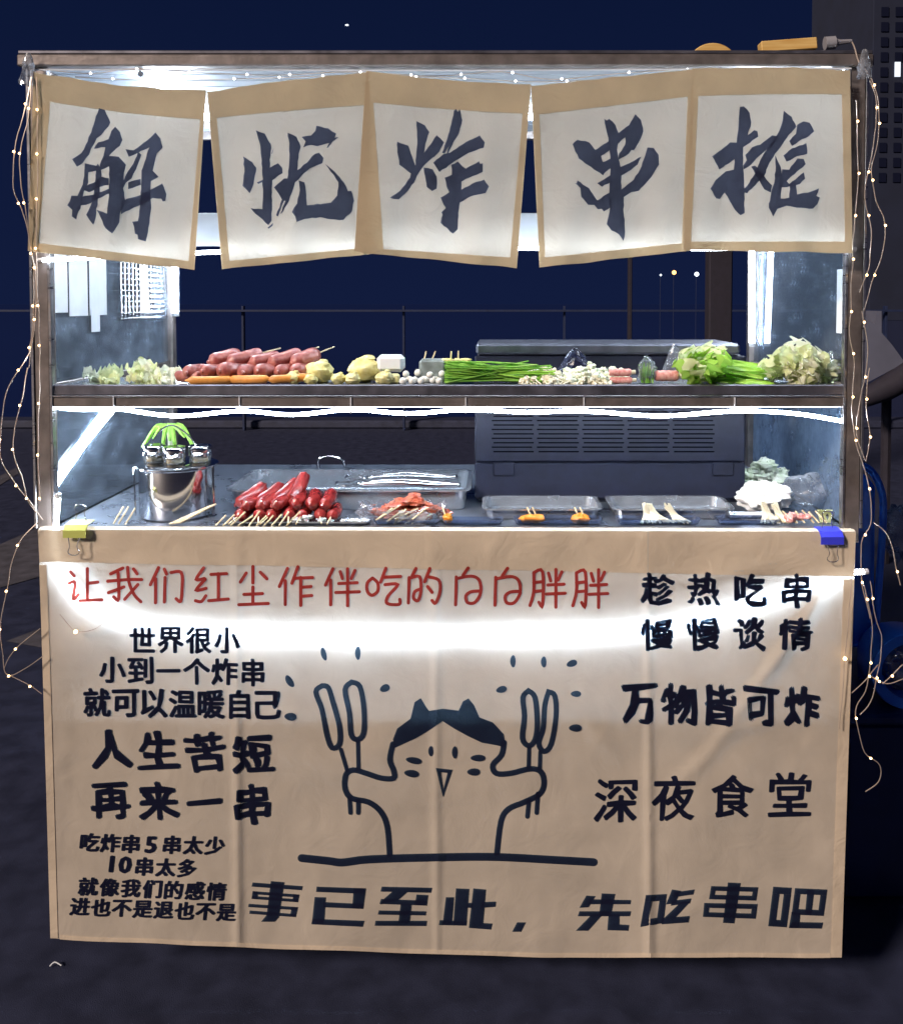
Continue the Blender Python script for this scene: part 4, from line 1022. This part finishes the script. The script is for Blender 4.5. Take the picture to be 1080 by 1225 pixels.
def bagfn(cx_, w_, h_, sd):
    def fn(u, v):
        a = 2*math.pi*u; rr = 1+.35*noise.noise(Vector((math.cos(a)*2, math.sin(a)*2, v*3+sd)))
        top = h_*v*(1+.5*noise.noise(Vector((math.cos(a)*2.5+sd, math.sin(a)*2.5, 0))))
        return Vector((X(cx_, .09)+w_*rr*math.cos(a)*(1-.15*v), .09+.05*rr*math.sin(a)*(1-.1*v), zC+.001+top))
    return fn
b.grid(bagfn(480, .108, .034, 3), 28, 5)
build(b, 'film', M['bag'], T, smooth=False)
T = thing('meat_skewers', 'pile of dark red marinated meat skewers in the clear bag', 'meat skewers', (X(490,.09), .09, zC))
b = MB()
for k in range(85):
    a = random.uniform(-1, 1); h = random.random(); b.blob((X(490+a*46*(1-h*.5), .10), .09+random.uniform(-.02,.03), zC+.012+h*.048*(1-abs(a)*.7)), (.015,.010,.007), .4, 3, 9, 6, seed=k*1.3)
build(b, 'meat', M['meat'], T, kind='stuff')
st0 = None
for k in range(9):
    px = 462+k*6+random.uniform(-2,2); p = P(px, 616+random.uniform(-5,3), .055); q = p+Vector((-.022+random.uniform(-.012,.008), -.012, -.013-random.uniform(0,.006)))
    if q.z < zC+.003: q.z = zC+.003
    build(MB().tube([p+(p-q)*.5, q], .0021, 6), 'stick', M['wood'], T)
# front row of small pans
pans = [(268, 340, 'steel', 'shallow steel pan at the left under the red sausages'), (345, 440, 'steel', 'shallow steel pan before the plastic bag'), (445, 525, 'acryl', 'clear shallow box under the meat skewer sticks'), (528, 602, 'acryl', 'clear shallow box left of the orange skewers')]
for i, (a, b_, mm, lb) in enumerate(pans):
    T = thing('shallow_box', lb, 'tray', (X((a+b_)/2,.04), .05, zC), 'small trays along the counter edge')
    tray(T, X(a,.03), X(b_,.03), .036, .075, zC, .012 if mm == 'acryl' else .009, M['acryl' if mm == 'acryl' else 'tray'], rim=.003, name='pan', rr=.008)
for a, b_, lb in ((577, 715, 'dark steel tray standing behind the orange skewers'), (724, 866, 'dark steel tray behind the bundled white skewers')):
    T = thing('food_tray', lb, 'tray', (X((a+b_)/2,.12), .13, zC))
    x0, x1 = X(a, .2, 610), X(b_, .2, 610)
    tray(T, x0, x1, .085, .235, zC, .026, M['tray'], rim=.009, name='pan', rr=.025)
for a, b_, lb in ((614, 722, 'clear box holding the orange fishcakes'), (738, 840, 'clear box under the white enoki skewers'), (858, 935, 'clear shallow box left of the cream skewers')):
    T = thing('shallow_box', lb, 'tray', (X((a+b_)/2,.04), .05, zC), 'small trays along the counter edge')
    tray(T, X(a,.04), X(b_,.04), .036, .080, zC, .014, M['acryl'], rim=.003, name='pan', rr=.01)
def fishcake(px, w_, lb, n=2):
    T = thing('fishcake_skewer', lb, 'fishcake', (X(px,.055), .055, zC+.003))
    build(MB().blob((X(px,.055), .056, zC+.012), (w_, .014, .010), .25, 2.5, 14, 8, seed=px), 'fishcake', M['orangefood'], T)
    for k in range(n): build(MB().tube([(X(px,.055)+(-.004+k*.012), .056, zC+.018), (X(px,.055)+(-.012+k*.012), .062, zC+.036)], .0019, 6), 'stick', M['wood'], T)
fishcake(637, .028, 'orange fishcake with short sticks, left of the pair in the clear box')
fishcake(694, .022, 'orange fishcake with two tall sticks, right of the pair in the clear box')
fishcake(535, .011, 'small orange fishcake alone near the meat skewers', 1)
def enokib(px, lean, lb, m=M['enoki'], n=30, hgt=.040, sp=.020):
    T = thing('enoki_skewer', lb, 'enoki bundle', (X(px,.055), .055, zC+.003), 'white enoki bundles along the counter edge'); b = MB()
    for k in range(n):
        a = (k/(n-1)-.5)*2; aa = a+random.uniform(-.25,.25); b.tube(smooth_path([(X(px,.055)-lean*hgt+aa*.006, .068+random.uniform(-.006,.006), zC+hgt+random.uniform(-.006,.004)), (X(px,.055)-lean*hgt*.4+aa*.007+random.uniform(-.001,.001), .060, zC+hgt*.5), (X(px,.055)+aa*sp+lean*.01, .050+random.uniform(-.010,.008), zC+.003+random.random()*.004)], 3), random.uniform(.0012,.0020), 5)
    build(b, 'stalks', m, T, kind='stuff')
enokib(776, .1, 'left bundle of the three white enoki bundles'); enokib(790, -.35 if False else .55, 'middle bundle of the three white enoki bundles'); enokib(812, .6, 'right bundle of the three white enoki bundles')
enokib(921, .2, 'cream enoki bundle beside the pink meat, left one', hgt=.045); enokib(936, .3, 'cream enoki bundle beside the pink meat, right one', hgt=.042)
T = thing('meat_skewers', 'pink raw meat skewers by the right post', 'meat skewers', (X(950,.05), .05, zC))
b = MB()
for k in range(14): b.blob((X(942+random.uniform(0,24),.05), .05+random.uniform(-.01,.015), zC+.010+random.uniform(0,.012)), (.010,.008,.006), .3, 3, 9, 6, seed=k*2)
build(b, 'meat', M['roll'], T, kind='stuff')
for k in range(7):
    px = 930+k*8; build(MB().tube([(X(px,.05), .06, zC+.020+random.uniform(0,.01)), (X(px,.05)+random.uniform(.01,.03), .040, zC+.006)], .0020, 6), 'stick', M['wood'], T)
# greens at far right of the counter
clumpz = zD
T = thing('sprouts', 'small sprouts sticking up beside the right post', 'vegetables', (X(985,.06), .06, zC)); b = MB()
for k in range(14):
    x = X(980+random.uniform(0,16), .06); b.tube(smooth_path([(x, .06, zC+.002), (x+random.uniform(-.006,.006), .065, zC+.018), (x+random.uniform(-.012,.012), .06, zC+.030)], 3), .0018, 5)
build(b, 'stem', M['palegreen'], T)
# loose sticks, flat pieces at the left front
for i, (px0, py0, px1, py1, lb) in enumerate(((136,627,148,606,'left of three'), (142,627,154,606,'middle of three'), (150,628,162,608,'right of three'))):
    tag(build(MB().tube([P(px0, py0, .035), P(px1, py1, .055)], .0022, 6), 'bamboo_stick', M['wood']), 'bamboo stick leaning by the left clip, '+lb, 'stick')
T = thing('bamboo_bundle', 'flat pale bamboo sticks lying before the steel pot', 'sticks', (X(232,.05), .05, zC+.006))
for k in range(5):
    build(MB().tube([P(203+k*3, 627-k*.3, .04), P(250+k*2.2, 606-k*.8, .06)], .0022, 6), 'stick', M['wood'], T)
for g_, (x0, n, lb) in enumerate(((258, 4, 'bamboo stick ends left of the red sausages'), (298, 6, 'bamboo stick ends below the red sausages'))):
    T = thing('bamboo_bundle', lb, 'sticks', (X(x0,.035), .035, zC+.004))
    for k in range(n):
        build(MB().tube([P(x0+k*9, 629, .030), P(x0+k*9+14+random.uniform(-3,5), 613+random.uniform(-2,4), .042)], .0021, 6), 'stick', M['wood'], T)
# white heap of noodles between
b = MB()
for k in range(26):
    px = random.uniform(350, 386); b.blob((X(px,.045), .045+random.uniform(-.008,.012), zC+.011+random.random()*.010*(1-abs(px-368)/22)), (.007,.006,.004), .4, 3, 8, 6, seed=k)
for k in range(8):
    px = random.uniform(395, 440); b.blob((X(px,.045), .045, zC+.010), (.006,.005,.003), .4, 3, 8, 6, seed=k+40)
o = build(b, 'squid_rings', M['tofu']); tag(o, 'white squid pieces between the red sausages and the plastic bag', 'squid'); o['kind'] = 'stuff'
# seasoning pot
pc = Vector((X(211,.14,600), .145, zC)); 
T = thing('seasoning_rack', 'round steel pot with a rimmed plate holding jars, at the left of the counter', 'pot', pc)
prad = X(254,.14)-X(211,.14)
build(MB().lathe(pc, [(.001,.002),(prad*.94,.002),(prad,.008),(prad,.108),(prad*1.0,.112)], 40), 'pot', M['mirror'], T)
build(MB().lathe(pc, [(prad*.2,.113),(prad*1.10,.113),(prad*1.14,.116),(prad*1.14,.119),(prad*1.08,.1215),(prad*.2,.1205)], 40), 'rim_plate', M['mirror'], T)
build(MB().tube([pc+Vector((prad*1.1,-.02,.118)), pc+Vector((prad*1.1,-.02,.004))], .0028, 7), 'leg_rod', M['mirror'], T)
build(MB().tube([pc+Vector((-prad*1.1,-.02,.118)), pc+Vector((-prad*1.04,-.025,.004))], .0020, 7), 'leg_rod', M['mirror'], T)
hp = [pc+Vector((-.064,0,.12)), pc+Vector((-.055,0,.165)), pc+Vector((-.03,0,.20)), pc+Vector((.0,.0,.205)), pc+Vector((.04,0,.17)), pc+Vector((.055,0,.12))]
build(MB().tube(smooth_path(hp, 6), .0018, 7), 'carry_handle', M['mirror'], T)
for i, (dx, dy_, lb) in enumerate(((-.056,.004,'left jar in the plate of the steel pot'), (.004,-.022,'middle jar in the plate of the steel pot'), (.060,.0,'right jar in the plate of the steel pot'))):
    c = pc+Vector((dx*.92, dy_, .1220)); J = thing('seasoning_jar', lb, 'jar', c, 'seasoning jars')
    build(MB().lathe(c, [(.001,0),(.023,0),(.024,.002),(.024,.016)], 20), 'glass_body', M['jar'], J)
    build(MB().lathe(c, [(.001,.003),(.0175,.003),(.0175,.011),(.001,.012)], 16), 'seasoning', M['spice'], J)
    build(MB().lathe(c, [(.0255,.0165),(.0260,.018),(.0248,.020),(.0260,.022),(.0248,.0245),(.0260,.027),(.0255,.038),(.0240,.040),(.001,.0395)], 24), 'lid', M['mirror'], J)
# scallion behind
T = thing('scallion', 'green scallion leaves drooping behind the seasoning jars', 'scallion', (X(204,.25), .25, zC+.13))
for k, (dx, ln) in enumerate(((-.052,.030),(-.012,.034),(.004,.020),(.016,.040),(.060,.042),(-.030,.016),(.034,.014))):
    r0 = P(203, 512, .25); b = MB(); pts = smooth_path([r0+Vector((dx*.1,0,-.004)), r0+Vector((dx*.5,-.005,.006)), r0+Vector((dx,-.01,-ln)), r0+Vector((dx*1.2,-.012,-ln*1.5))], 4)
    b.tube(pts, [.0085-.006*i/(len(pts)-1) for i in range(len(pts))], 6); build(b, 'leaf', M['leek'], T)
r0 = P(203, 512, .25); build(MB().tube([r0, r0+Vector((0,.01,-.03)), (r0.x, .26, zC+.001)], .008, 8), 'stalk', M['white'], T)
# towel, misty bag, greens at the right
T = thing('towel', 'crumpled white towel on the counter right of the black appliance', 'towel', (X(915,.2), .2, zC))
build(MB().blob((X(914,.18,600), .18, zC+.034), (.064,.045,.034), .14, 3.4, 40, 28, seed=21), 'cloth', M['whitecloth'], T)
tag(build(MB().blob((X(968,.20,600), .21, zC+.036), (.062,.06,.045), .12, 2.2, 30, 20, seed=31), 'plastic_bag', M['mist']), 'misty clear bag between the white towel and the right glass', 'plastic bag')
T = thing('vegetable_heap', 'pale green vegetable heap behind the white towel', 'vegetables', (X(915,.36), .36, zC))
b = MB()
for k in range(20):
    b.blob((X(888+random.uniform(0,46), .34, 580), .34+random.uniform(-.03,.03), zC+.03+random.random()*.06), (.02,.018,.012), .5, 2.6, 10, 8, seed=k*1.9)
build(b, 'floret', M['cauli'], T)
tray(thing('food_tray', 'small steel dish under the white towel', 'tray', (X(885,.12), .13, zC)), X(868,.13), X(922,.13), .09, .135, zC, .010, M['tray'], rim=.004, name='pan', rr=.01)

# ================================================================== ROOF ITEMS
zr = zTop1+.009
def roofrow(row, Y): return Z(row, Y)
T = thing('wooden_disc', 'round warm wooden disc standing on the roof', 'wooden disc', (X(857,.06,60), .08, zr))
c = Vector((X(857,.06,60), .10, zr-.030))
b = MB().lathe(c+Vector((0,-.006,0)), [(.001,0),(.058,0),(.060,.002),(.060,.010),(.058,.012),(.001,.012)], 40, axis=(0,1,0))
c.z = P(857,52,.10).z-.060
b = MB().lathe(Vector((c.x, .094, c.z)), [(.001,0),(.058,0),(.060,.002),(.060,.010),(.058,.012),(.001,.012)], 48, axis=(0,1,0.0))
b.v = [v if v.z > zr else Vector((v.x, v.y, zr+.0002)) for v in b.v]
build(b, 'disc', M['gold'], T)
a0, a1 = P(910, 53.5, .02), P(977, 48.5, .02)
T = thing('wooden_board', 'short warm wooden board resting tilted on the roof edge', 'board', (a0.x, .02, zr))
vs = []
for yy in (0, .03):
    vs += [P(910,49,.01)+Vector((0,yy,0)), P(977,44,.01)+Vector((0,yy,0)), P(978,58,.01)+Vector((0,yy,0)), P(911,62.5,.01)+Vector((0,yy,0))]
build(MB().add(vs, [(0,1,2,3),(7,6,5,4),(0,4,5,1),(1,5,6,2),(2,6,7,3),(3,7,4,0)]), 'board', M['gold'], T, smooth=False, bevel=.002)
T = thing('power_adapter', 'small translucent plug of the fairy lights at the right roof corner', 'plug', P(1000, 62, .0))
build(MB().tube([P(986,52,.0), P(998,51,.0)], .014, 10).tube([P(998,51,.0), P(1004,50.5,.0), P(1018,49,.0)], [.010,.006,.004], 8), 'plug_body', M['clearhard'], T)
build(MB().tube(smooth_path([P(1018,49,0), P(1022,58,-.01), P(1026,72,-.02), P(1032,82,-.022)], 5), .0016, 6), 'lead', M['wire'], T)
def cornerbag(px, py, s_, lb):
    c = P(px, py, -.02)
    def fn(u, v):
        a = 2*math.pi*u; rr = (.006+.020*v**.7)*s_*(1+.5*noise.noise(Vector((math.cos(a)*2, math.sin(a)*2, v*4+px))))
        return c+Vector((rr*math.cos(a)*.6, rr*.35*math.sin(a)-.012, .030*(1-2*v)*.9*s_))
    tag(build(MB().grid(fn, 14, 8), 'plastic_wrap', M['bag'], smooth=False), lb, 'plastic wrap')
cornerbag(38, 84, 1.2, 'crumpled clear wrap tied round the left roof corner'); cornerbag(1031, 78, 1.1, 'crumpled clear wrap tied round the right roof corner')

# ================================================================== FAIRY LIGHTS
bulb_me = None
def fairy(paths, label, nb, m='warm', bulbr=.0026, group='fairy light strings on the cart'):
    global bulb_me
    p0 = paths[0][0]
    T = thing('fairy_lights', label, 'fairy lights', P(*p0), group)
    for pts in paths:
        W = smooth_path([P(*q) for q in pts], 5)
        W = [q+Vector((.003*noise.noise(Vector((q.z*22, i*.1, 1))), 0, 0)) for i, q in enumerate(W)]
        build(MB().tube(W, .0010, 5), 'wire', M['wire'], T)
        L = sum((W[i+1]-W[i]).length for i in range(len(W)-1)); n = max(1, int(L*nb)); step = L/n; acc = step*random.uniform(.2,.8); run = 0
        for i in range(len(W)-1):
            seg = (W[i+1]-W[i]).length
            while run+seg > acc:
                q = W[i].lerp(W[i+1], (acc-run)/seg)+Vector((0, -.003, 0)); acc += step*random.uniform(.75,1.25)
                if bulb_me is None or bulb_me.get('m') != m:
                    r = bulbr; bb = MB().lathe((0,0,0), [(.0001,-r),(r*.7,-r*.7),(r,0),(r*.7,r*.7),(.0001,r)], 8)
                    bulb_me = bpy.data.meshes.new('bulb'); bulb_me.from_pydata(bb.v, [], bb.f); bulb_me.shade_smooth(); bulb_me.materials.append(M[m]); bulb_me['m'] = m
                o = bpy.data.objects.new('bulb', bulb_me); COL.objects.link(o); o.parent = T; o.location = q-base(T)
            run += seg
fairy([[(38,92,-.04),(30,130,-.05),(18,180,-.05),(17,225,-.05),(28,255,-.05),(34,276,-.05),(40,320,-.04),(41,370,-.04),(36,420,-.04)],
       [(38,92,-.045),(34,140,-.05),(24,190,-.05),(28,235,-.05),(38,300,-.04),(44,345,-.04),(40,400,-.04),(34,440,-.04)]], 'fairy light string down the upper left of the cart', 9)
fairy([[(36,420,-.04),(28,435,-.05),(8,470,-.05),(2,510,-.05),(2,548,-.05),(20,580,-.05),(36,600,-.05),(52,622,-.04)],
       [(34,440,-.04),(28,475,-.05),(17,520,-.05),(18,545,-.05),(28,575,-.05),(34,600,-.05),(50,620,-.04)],
       [(45,625,-.045),(22,650,-.05),(12,690,-.05),(2,745,-.05),(4,790,-.05),(12,808,-.05),(30,800,-.05),(52,785,-.045)],
       [(12,808,-.05),(36,820,-.05),(50,830,-.045)], [(5,800,-.05),(20,775,-.05),(48,752,-.045)]], 'fairy light string looping out beside the lower left post', 10)
fairy([[(44,92,-.04),(46,180,-.04),(44,300,-.04),(48,420,-.04),(46,520,-.04),(48,600,-.04)]], 'fairy light string wound straight down the left post', 11)
fairy([[(1034,82,-.03),(1044,100,-.04),(1051,130,-.05),(1050,165,-.05),(1042,200,-.05),(1046,235,-.05),(1058,265,-.05),(1055,300,-.05),(1040,345,-.05),(1034,372,-.045)],
       [(1034,82,-.03),(1046,115,-.04),(1047,150,-.05),(1040,195,-.05),(1034,235,-.05),(1042,275,-.05),(1038,320,-.05),(1028,350,-.045)]], 'fairy light string down the upper right of the cart', 10)
fairy([[(1024,120,-.04),(1026,210,-.04),(1020,290,-.04),(1018,350,-.04),(1016,400,-.04),(1022,440,-.04),(1018,480,-.04),(1024,530,-.04),(1036,570,-.04),(1042,620,-.05),(1030,650,-.05),(1031,700,-.05),(1040,740,-.05)],
       [(1030,372,-.045),(1036,400,-.05),(1036,440,-.05),(1028,475,-.05),(1024,520,-.05),(1034,550,-.05)],
       [(1040,440,-.05),(1036,480,-.05),(1040,520,-.05),(1036,552,-.05)]], 'fairy light string wound down the right post past the blue chair', 11)
fairy([[(1040,695,-.05),(1046,740,-.05),(1054,765,-.05),(1050,800,-.05),(1040,840,-.05),(1028,855,-.05)],
       [(1032,700,-.05),(1040,735,-.05),(1042,770,-.05),(1036,820,-.05),(1024,845,-.05),(1026,872,-.05),(1034,900,-.05),(1052,915,-.05),(1050,935,-.05),(1034,947,-.05)],
       [(1018,829,-.05),(1036,812,-.05),(1050,795,-.05)], [(1042,810,-.05),(1060,818,-.05),(1080,812,-.05)], [(1055,818,-.05),(1080,795,-.05)],
       [(1044,625,-.05),(1060,640,-.05),(1070,670,-.05),(1076,700,-.05)]], 'fairy light tangle hanging at the right of the banner', 9)
fairy([[(60,84,-.020),(110,88,-.018),(160,82.5,-.02),(240,87,-.018),(330,90,-.015),(420,86,-.018),(520,91,-.015),(600,86,-.02),(660,95,-.015),(740,88,-.02),(830,83,-.02),(920,84,-.02),(1010,83,-.02)],
       [(90,92,.03),(180,96,.04),(300,94,.04),(430,90,.03),(560,94,.04),(650,98,.04),(780,92,.03),(960,86,.02)]], 'fairy light string along the front roof beam', 9, 'whitebulb', .0024)
fairy([[(1018,690,-.046),(1012,760,-.046),(1008,820,-.046),(1003,872,-.046)]], 'single warm fairy light string over the right edge of the banner', 5, 'warm', .0042)
fairy([[(72,735,-.046),(90,755,-.046),(115,752,-.046),(130,738,-.046)]], 'short fairy light wire lying on the left of the banner', 8)

# ================================================================== BACKGROUND
# blue chair at the right
yc = .55
def arch(px0, px1, top, bot, yy, n=16):
    o = []
    for k in range(n+1):
        t = k/n; a = math.pi*t; cx = (px0+px1)/2; o.append((cx-(px1-px0)/2*math.copysign(abs(math.cos(a))**.45, math.cos(a)), top+(1-math.sin(a)**.6)*40 if 0 < t < 1 else bot))
    return [P(x, y, yy) for x, y in o]
T = thing('plastic_chair', 'bright blue plastic chair standing behind the right post', 'chair', (X(1020,yc), yc+.1, 0))
ol = [P(968,760,yc), P(968,600,yc), P(974,570,yc), P(995,556,yc), P(1020,554,yc), P(1040,562,yc), P(1052,582,yc), P(1056,610,yc), P(1052,680,yc), P(1046,760,yc)]
build(MB().tube(smooth_path(ol, 5), .010, 10), 'back_rim', M['blue'], T)
ol2 = [q+Vector((0,.03,0)) for q in ol]
def fnb(u, v):
    top = P(976+u*70, 562+ (abs(u-.5)*2)**3*20, yc+.012); bot = P(976+u*68, 770, yc+.012)
    q = top.lerp(bot, v); q.y += .02*math.sin(math.pi*u); return q
build(MB().grid(fnb, 14, 10), 'backrest', M['blue'], T, solid=.006)
sz = P(1010,770,yc).z
boxo('seat', X(970,yc), X(1046,yc), yc+.02, yc+.40, sz-.02, sz, M['blue'], T, bevel=.006)
for lx in (X(972,yc), X(1040,yc)):
    for ly in (yc+.03, yc+.37):
        build(MB().tube([(lx, ly, sz-.021), (lx+(.02 if lx > X(1000,yc) else -.02), ly, .0)], [.014,.012], 8), 'leg', M['blue'], T)
tag(build(MB().blob(P(1078, 640, .75), (.052,.05,.075), .35, 2, 24, 18, seed=14), 'plastic_bag', M['bag']), 'whitish plastic bag behind the blue chair at the right edge', 'plastic bag')
# dark bin and round blue bucket
ybn = .35
T = thing('storage_bin', 'navy storage bin on the ground right of the banner', 'bin', (X(1100,ybn,900), ybn+.2, 0))
zb = Z(853, ybn)
boxo('tub', X(1012,ybn,900), X(1190,ybn,900), ybn, ybn+.34, .0, zb-.03, M['navybin'], T, bevel=.01)
boxo('lid', X(1006,ybn,900), X(1196,ybn,900), ybn-.012, ybn+.352, zb-.029, zb, M['navybin'], T, bevel=.008)
T = thing('bucket', 'blue rimmed round tub lying open toward the viewer on the navy bin', 'tub', (X(1088,ybn), ybn+.05, zb))
c = P(1088, 762, ybn+.02); 
rb = c.z-zb
rb = .100; c.z = zb+rb
ang = (0, 1, 0)
build(MB().lathe(c, [(rb*.72,-.002),(rb*.98,-.004),(rb,.004),(rb*.96,.10),(rb*.80,.14),(.001,.14),(.001,.13),(rb*.72,.12),(rb*.72,-.002)], 36, axis=ang), 'shell', M['blue'], T)
build(MB().blob(c+Vector((0,.05,0)), (rb*.62,.05,rb*.62), .2, 2, 20, 14, seed=3), 'bag_inside', M['bag'], T)
# canvas-topped barrow far right and its brown pole
yk = 3.2
T = thing('canvas_cover', 'grey canvas sheet raised on a peg far behind the right post', 'canvas', (X(1050,yk,430), yk, 0))
poly = [(1000,372),(1030,378),(1046,388),(1048,372),(1054,372),(1054,398),(1066,412),(1082,434),(1040,456),(1000,470)]
vs = [P(x, y, yk) for x, y in poly]; n = len(vs); vs2 = [v+Vector((0,.5,0)) for v in vs]
build(MB().add(vs+vs2, [tuple(range(n)), tuple(range(n, 2*n))]+[(i, (i+1) % n, n+(i+1) % n, n+i) for i in range(n)]), 'sheet', M['canvas'], T, smooth=False)
build(MB().tube([P(1030,478,yk), P(1060,464,yk), P(1100,440,yk)], [.05,.07,.08], 10), 'pole', M['rust'], T)
b = MB()
for lx in (1010, 1060): 
    q = P(lx, 470, yk+.25); b.tube([q, (q.x, q.y, 0)], .03, 8)
build(b, 'leg', M['rust'], T)
# post behind
tag(boxo('brown_post', X(848,5,350), X(876,5,350), 5, 5.15, 0, Z(150,5), M['rust'], None, bevel=.01), 'dark brown post far behind the right part of the shelf', 'post')
tag(boxo('slim_post', X(752,6.5,350), X(756,6.5,350), 6.5, 6.6, 0, Z(255,6.5), M['rust'], None, bevel=.005), 'slim dark post far behind the shelf middle', 'post')
# guard rail
T = thing('guard_rail', 'faint low guard rail running far behind the cart', 'railing', (0, 9, 0))
boxo('rail', -9, 9, 9, 9.05, Z(373,9), Z(370.5,9), M['railm'], T)
for k in range(10): boxo('rail_post', -8.6+k*1.9, -8.575+k*1.9, 9.06, 9.14, 0, Z(366,9), M['railm'], T)
# far lamps
for (px, py, m_, lb, r) in ((806,326,'amber','orange street lamp far away left of the brown post',.10), (833,328,'coolfar','white street lamp far away beside the orange one',.10), (868,331,'coolfar','faint white lamp far away at the brown post',.05), (790,329,'coolfar','dim small lamp far away left of the orange one',.045)):
    yy = 40; p = P(px, py, yy)
    T = thing('street_lamp', lb, 'street lamp', (p.x, p.y, 0))
    build(MB().lathe(p, [(.001,-r),(r*.8,-r*.6),(r,0),(r*.8,r*.6),(.001,r)], 10), 'lamp_head', M[m_], T)
    build(MB().tube([(p.x, p.y+.12, 0), (p.x, p.y+.12, p.z+r*.6)], .012, 6), 'pole', M['railm'], T)
p = P(415, 30, 200); tag(build(MB().blob(p, (.35,.2,.16), 0, 1, 8, 6), 'aircraft_light', M['coolfar']), 'tiny white light high in the night sky', 'light')
# tower
yt = 70
T = thing('apartment_tower', 'dark apartment tower at the upper right with one lit window', 'building', (X(1120,yt,100), yt+8, 0))
x0, x1 = X(1043,yt,100), X(1300,yt,100)
boxo('wall', x0, x1, yt, yt+14, 0, Z(-300,yt), M['brick'], T, bevel=.05)
wm = None
for r_ in range(12):
    for c_ in range(6):
        xx = X(1052+c_*17,yt,100); zz = Z(20+r_*18,yt)
        lit = (r_ == 4 and c_ == 1)
        if lit:
            boxo('window', xx, xx+.42, yt-.12, yt-.02, zz, zz+1.1, M['winlit'], T, bevel=0, label='lit window')
        else:
            if wm is None: wm = boxo('window', xx, xx+.55, yt-.10, yt-.02, zz, zz+.7, M['winoff'], T, bevel=0); w0 = (xx, zz)
            else:
                c = wm.copy(); COL.objects.link(c); c.location.x = xx-w0[0]; c.location.z = zz-w0[1]
# litter on the road
tag(build(MB().tube(smooth_path([ground_px(60,1158)+Vector((0,0,.004)), ground_px(66,1156)+Vector((0,0,.01)), ground_px(74,1157)+Vector((0,0,.004))], 4), .0016, 5), 'litter', M['paper']), 'tiny white scrap on the asphalt below the left end of the banner', 'litter')
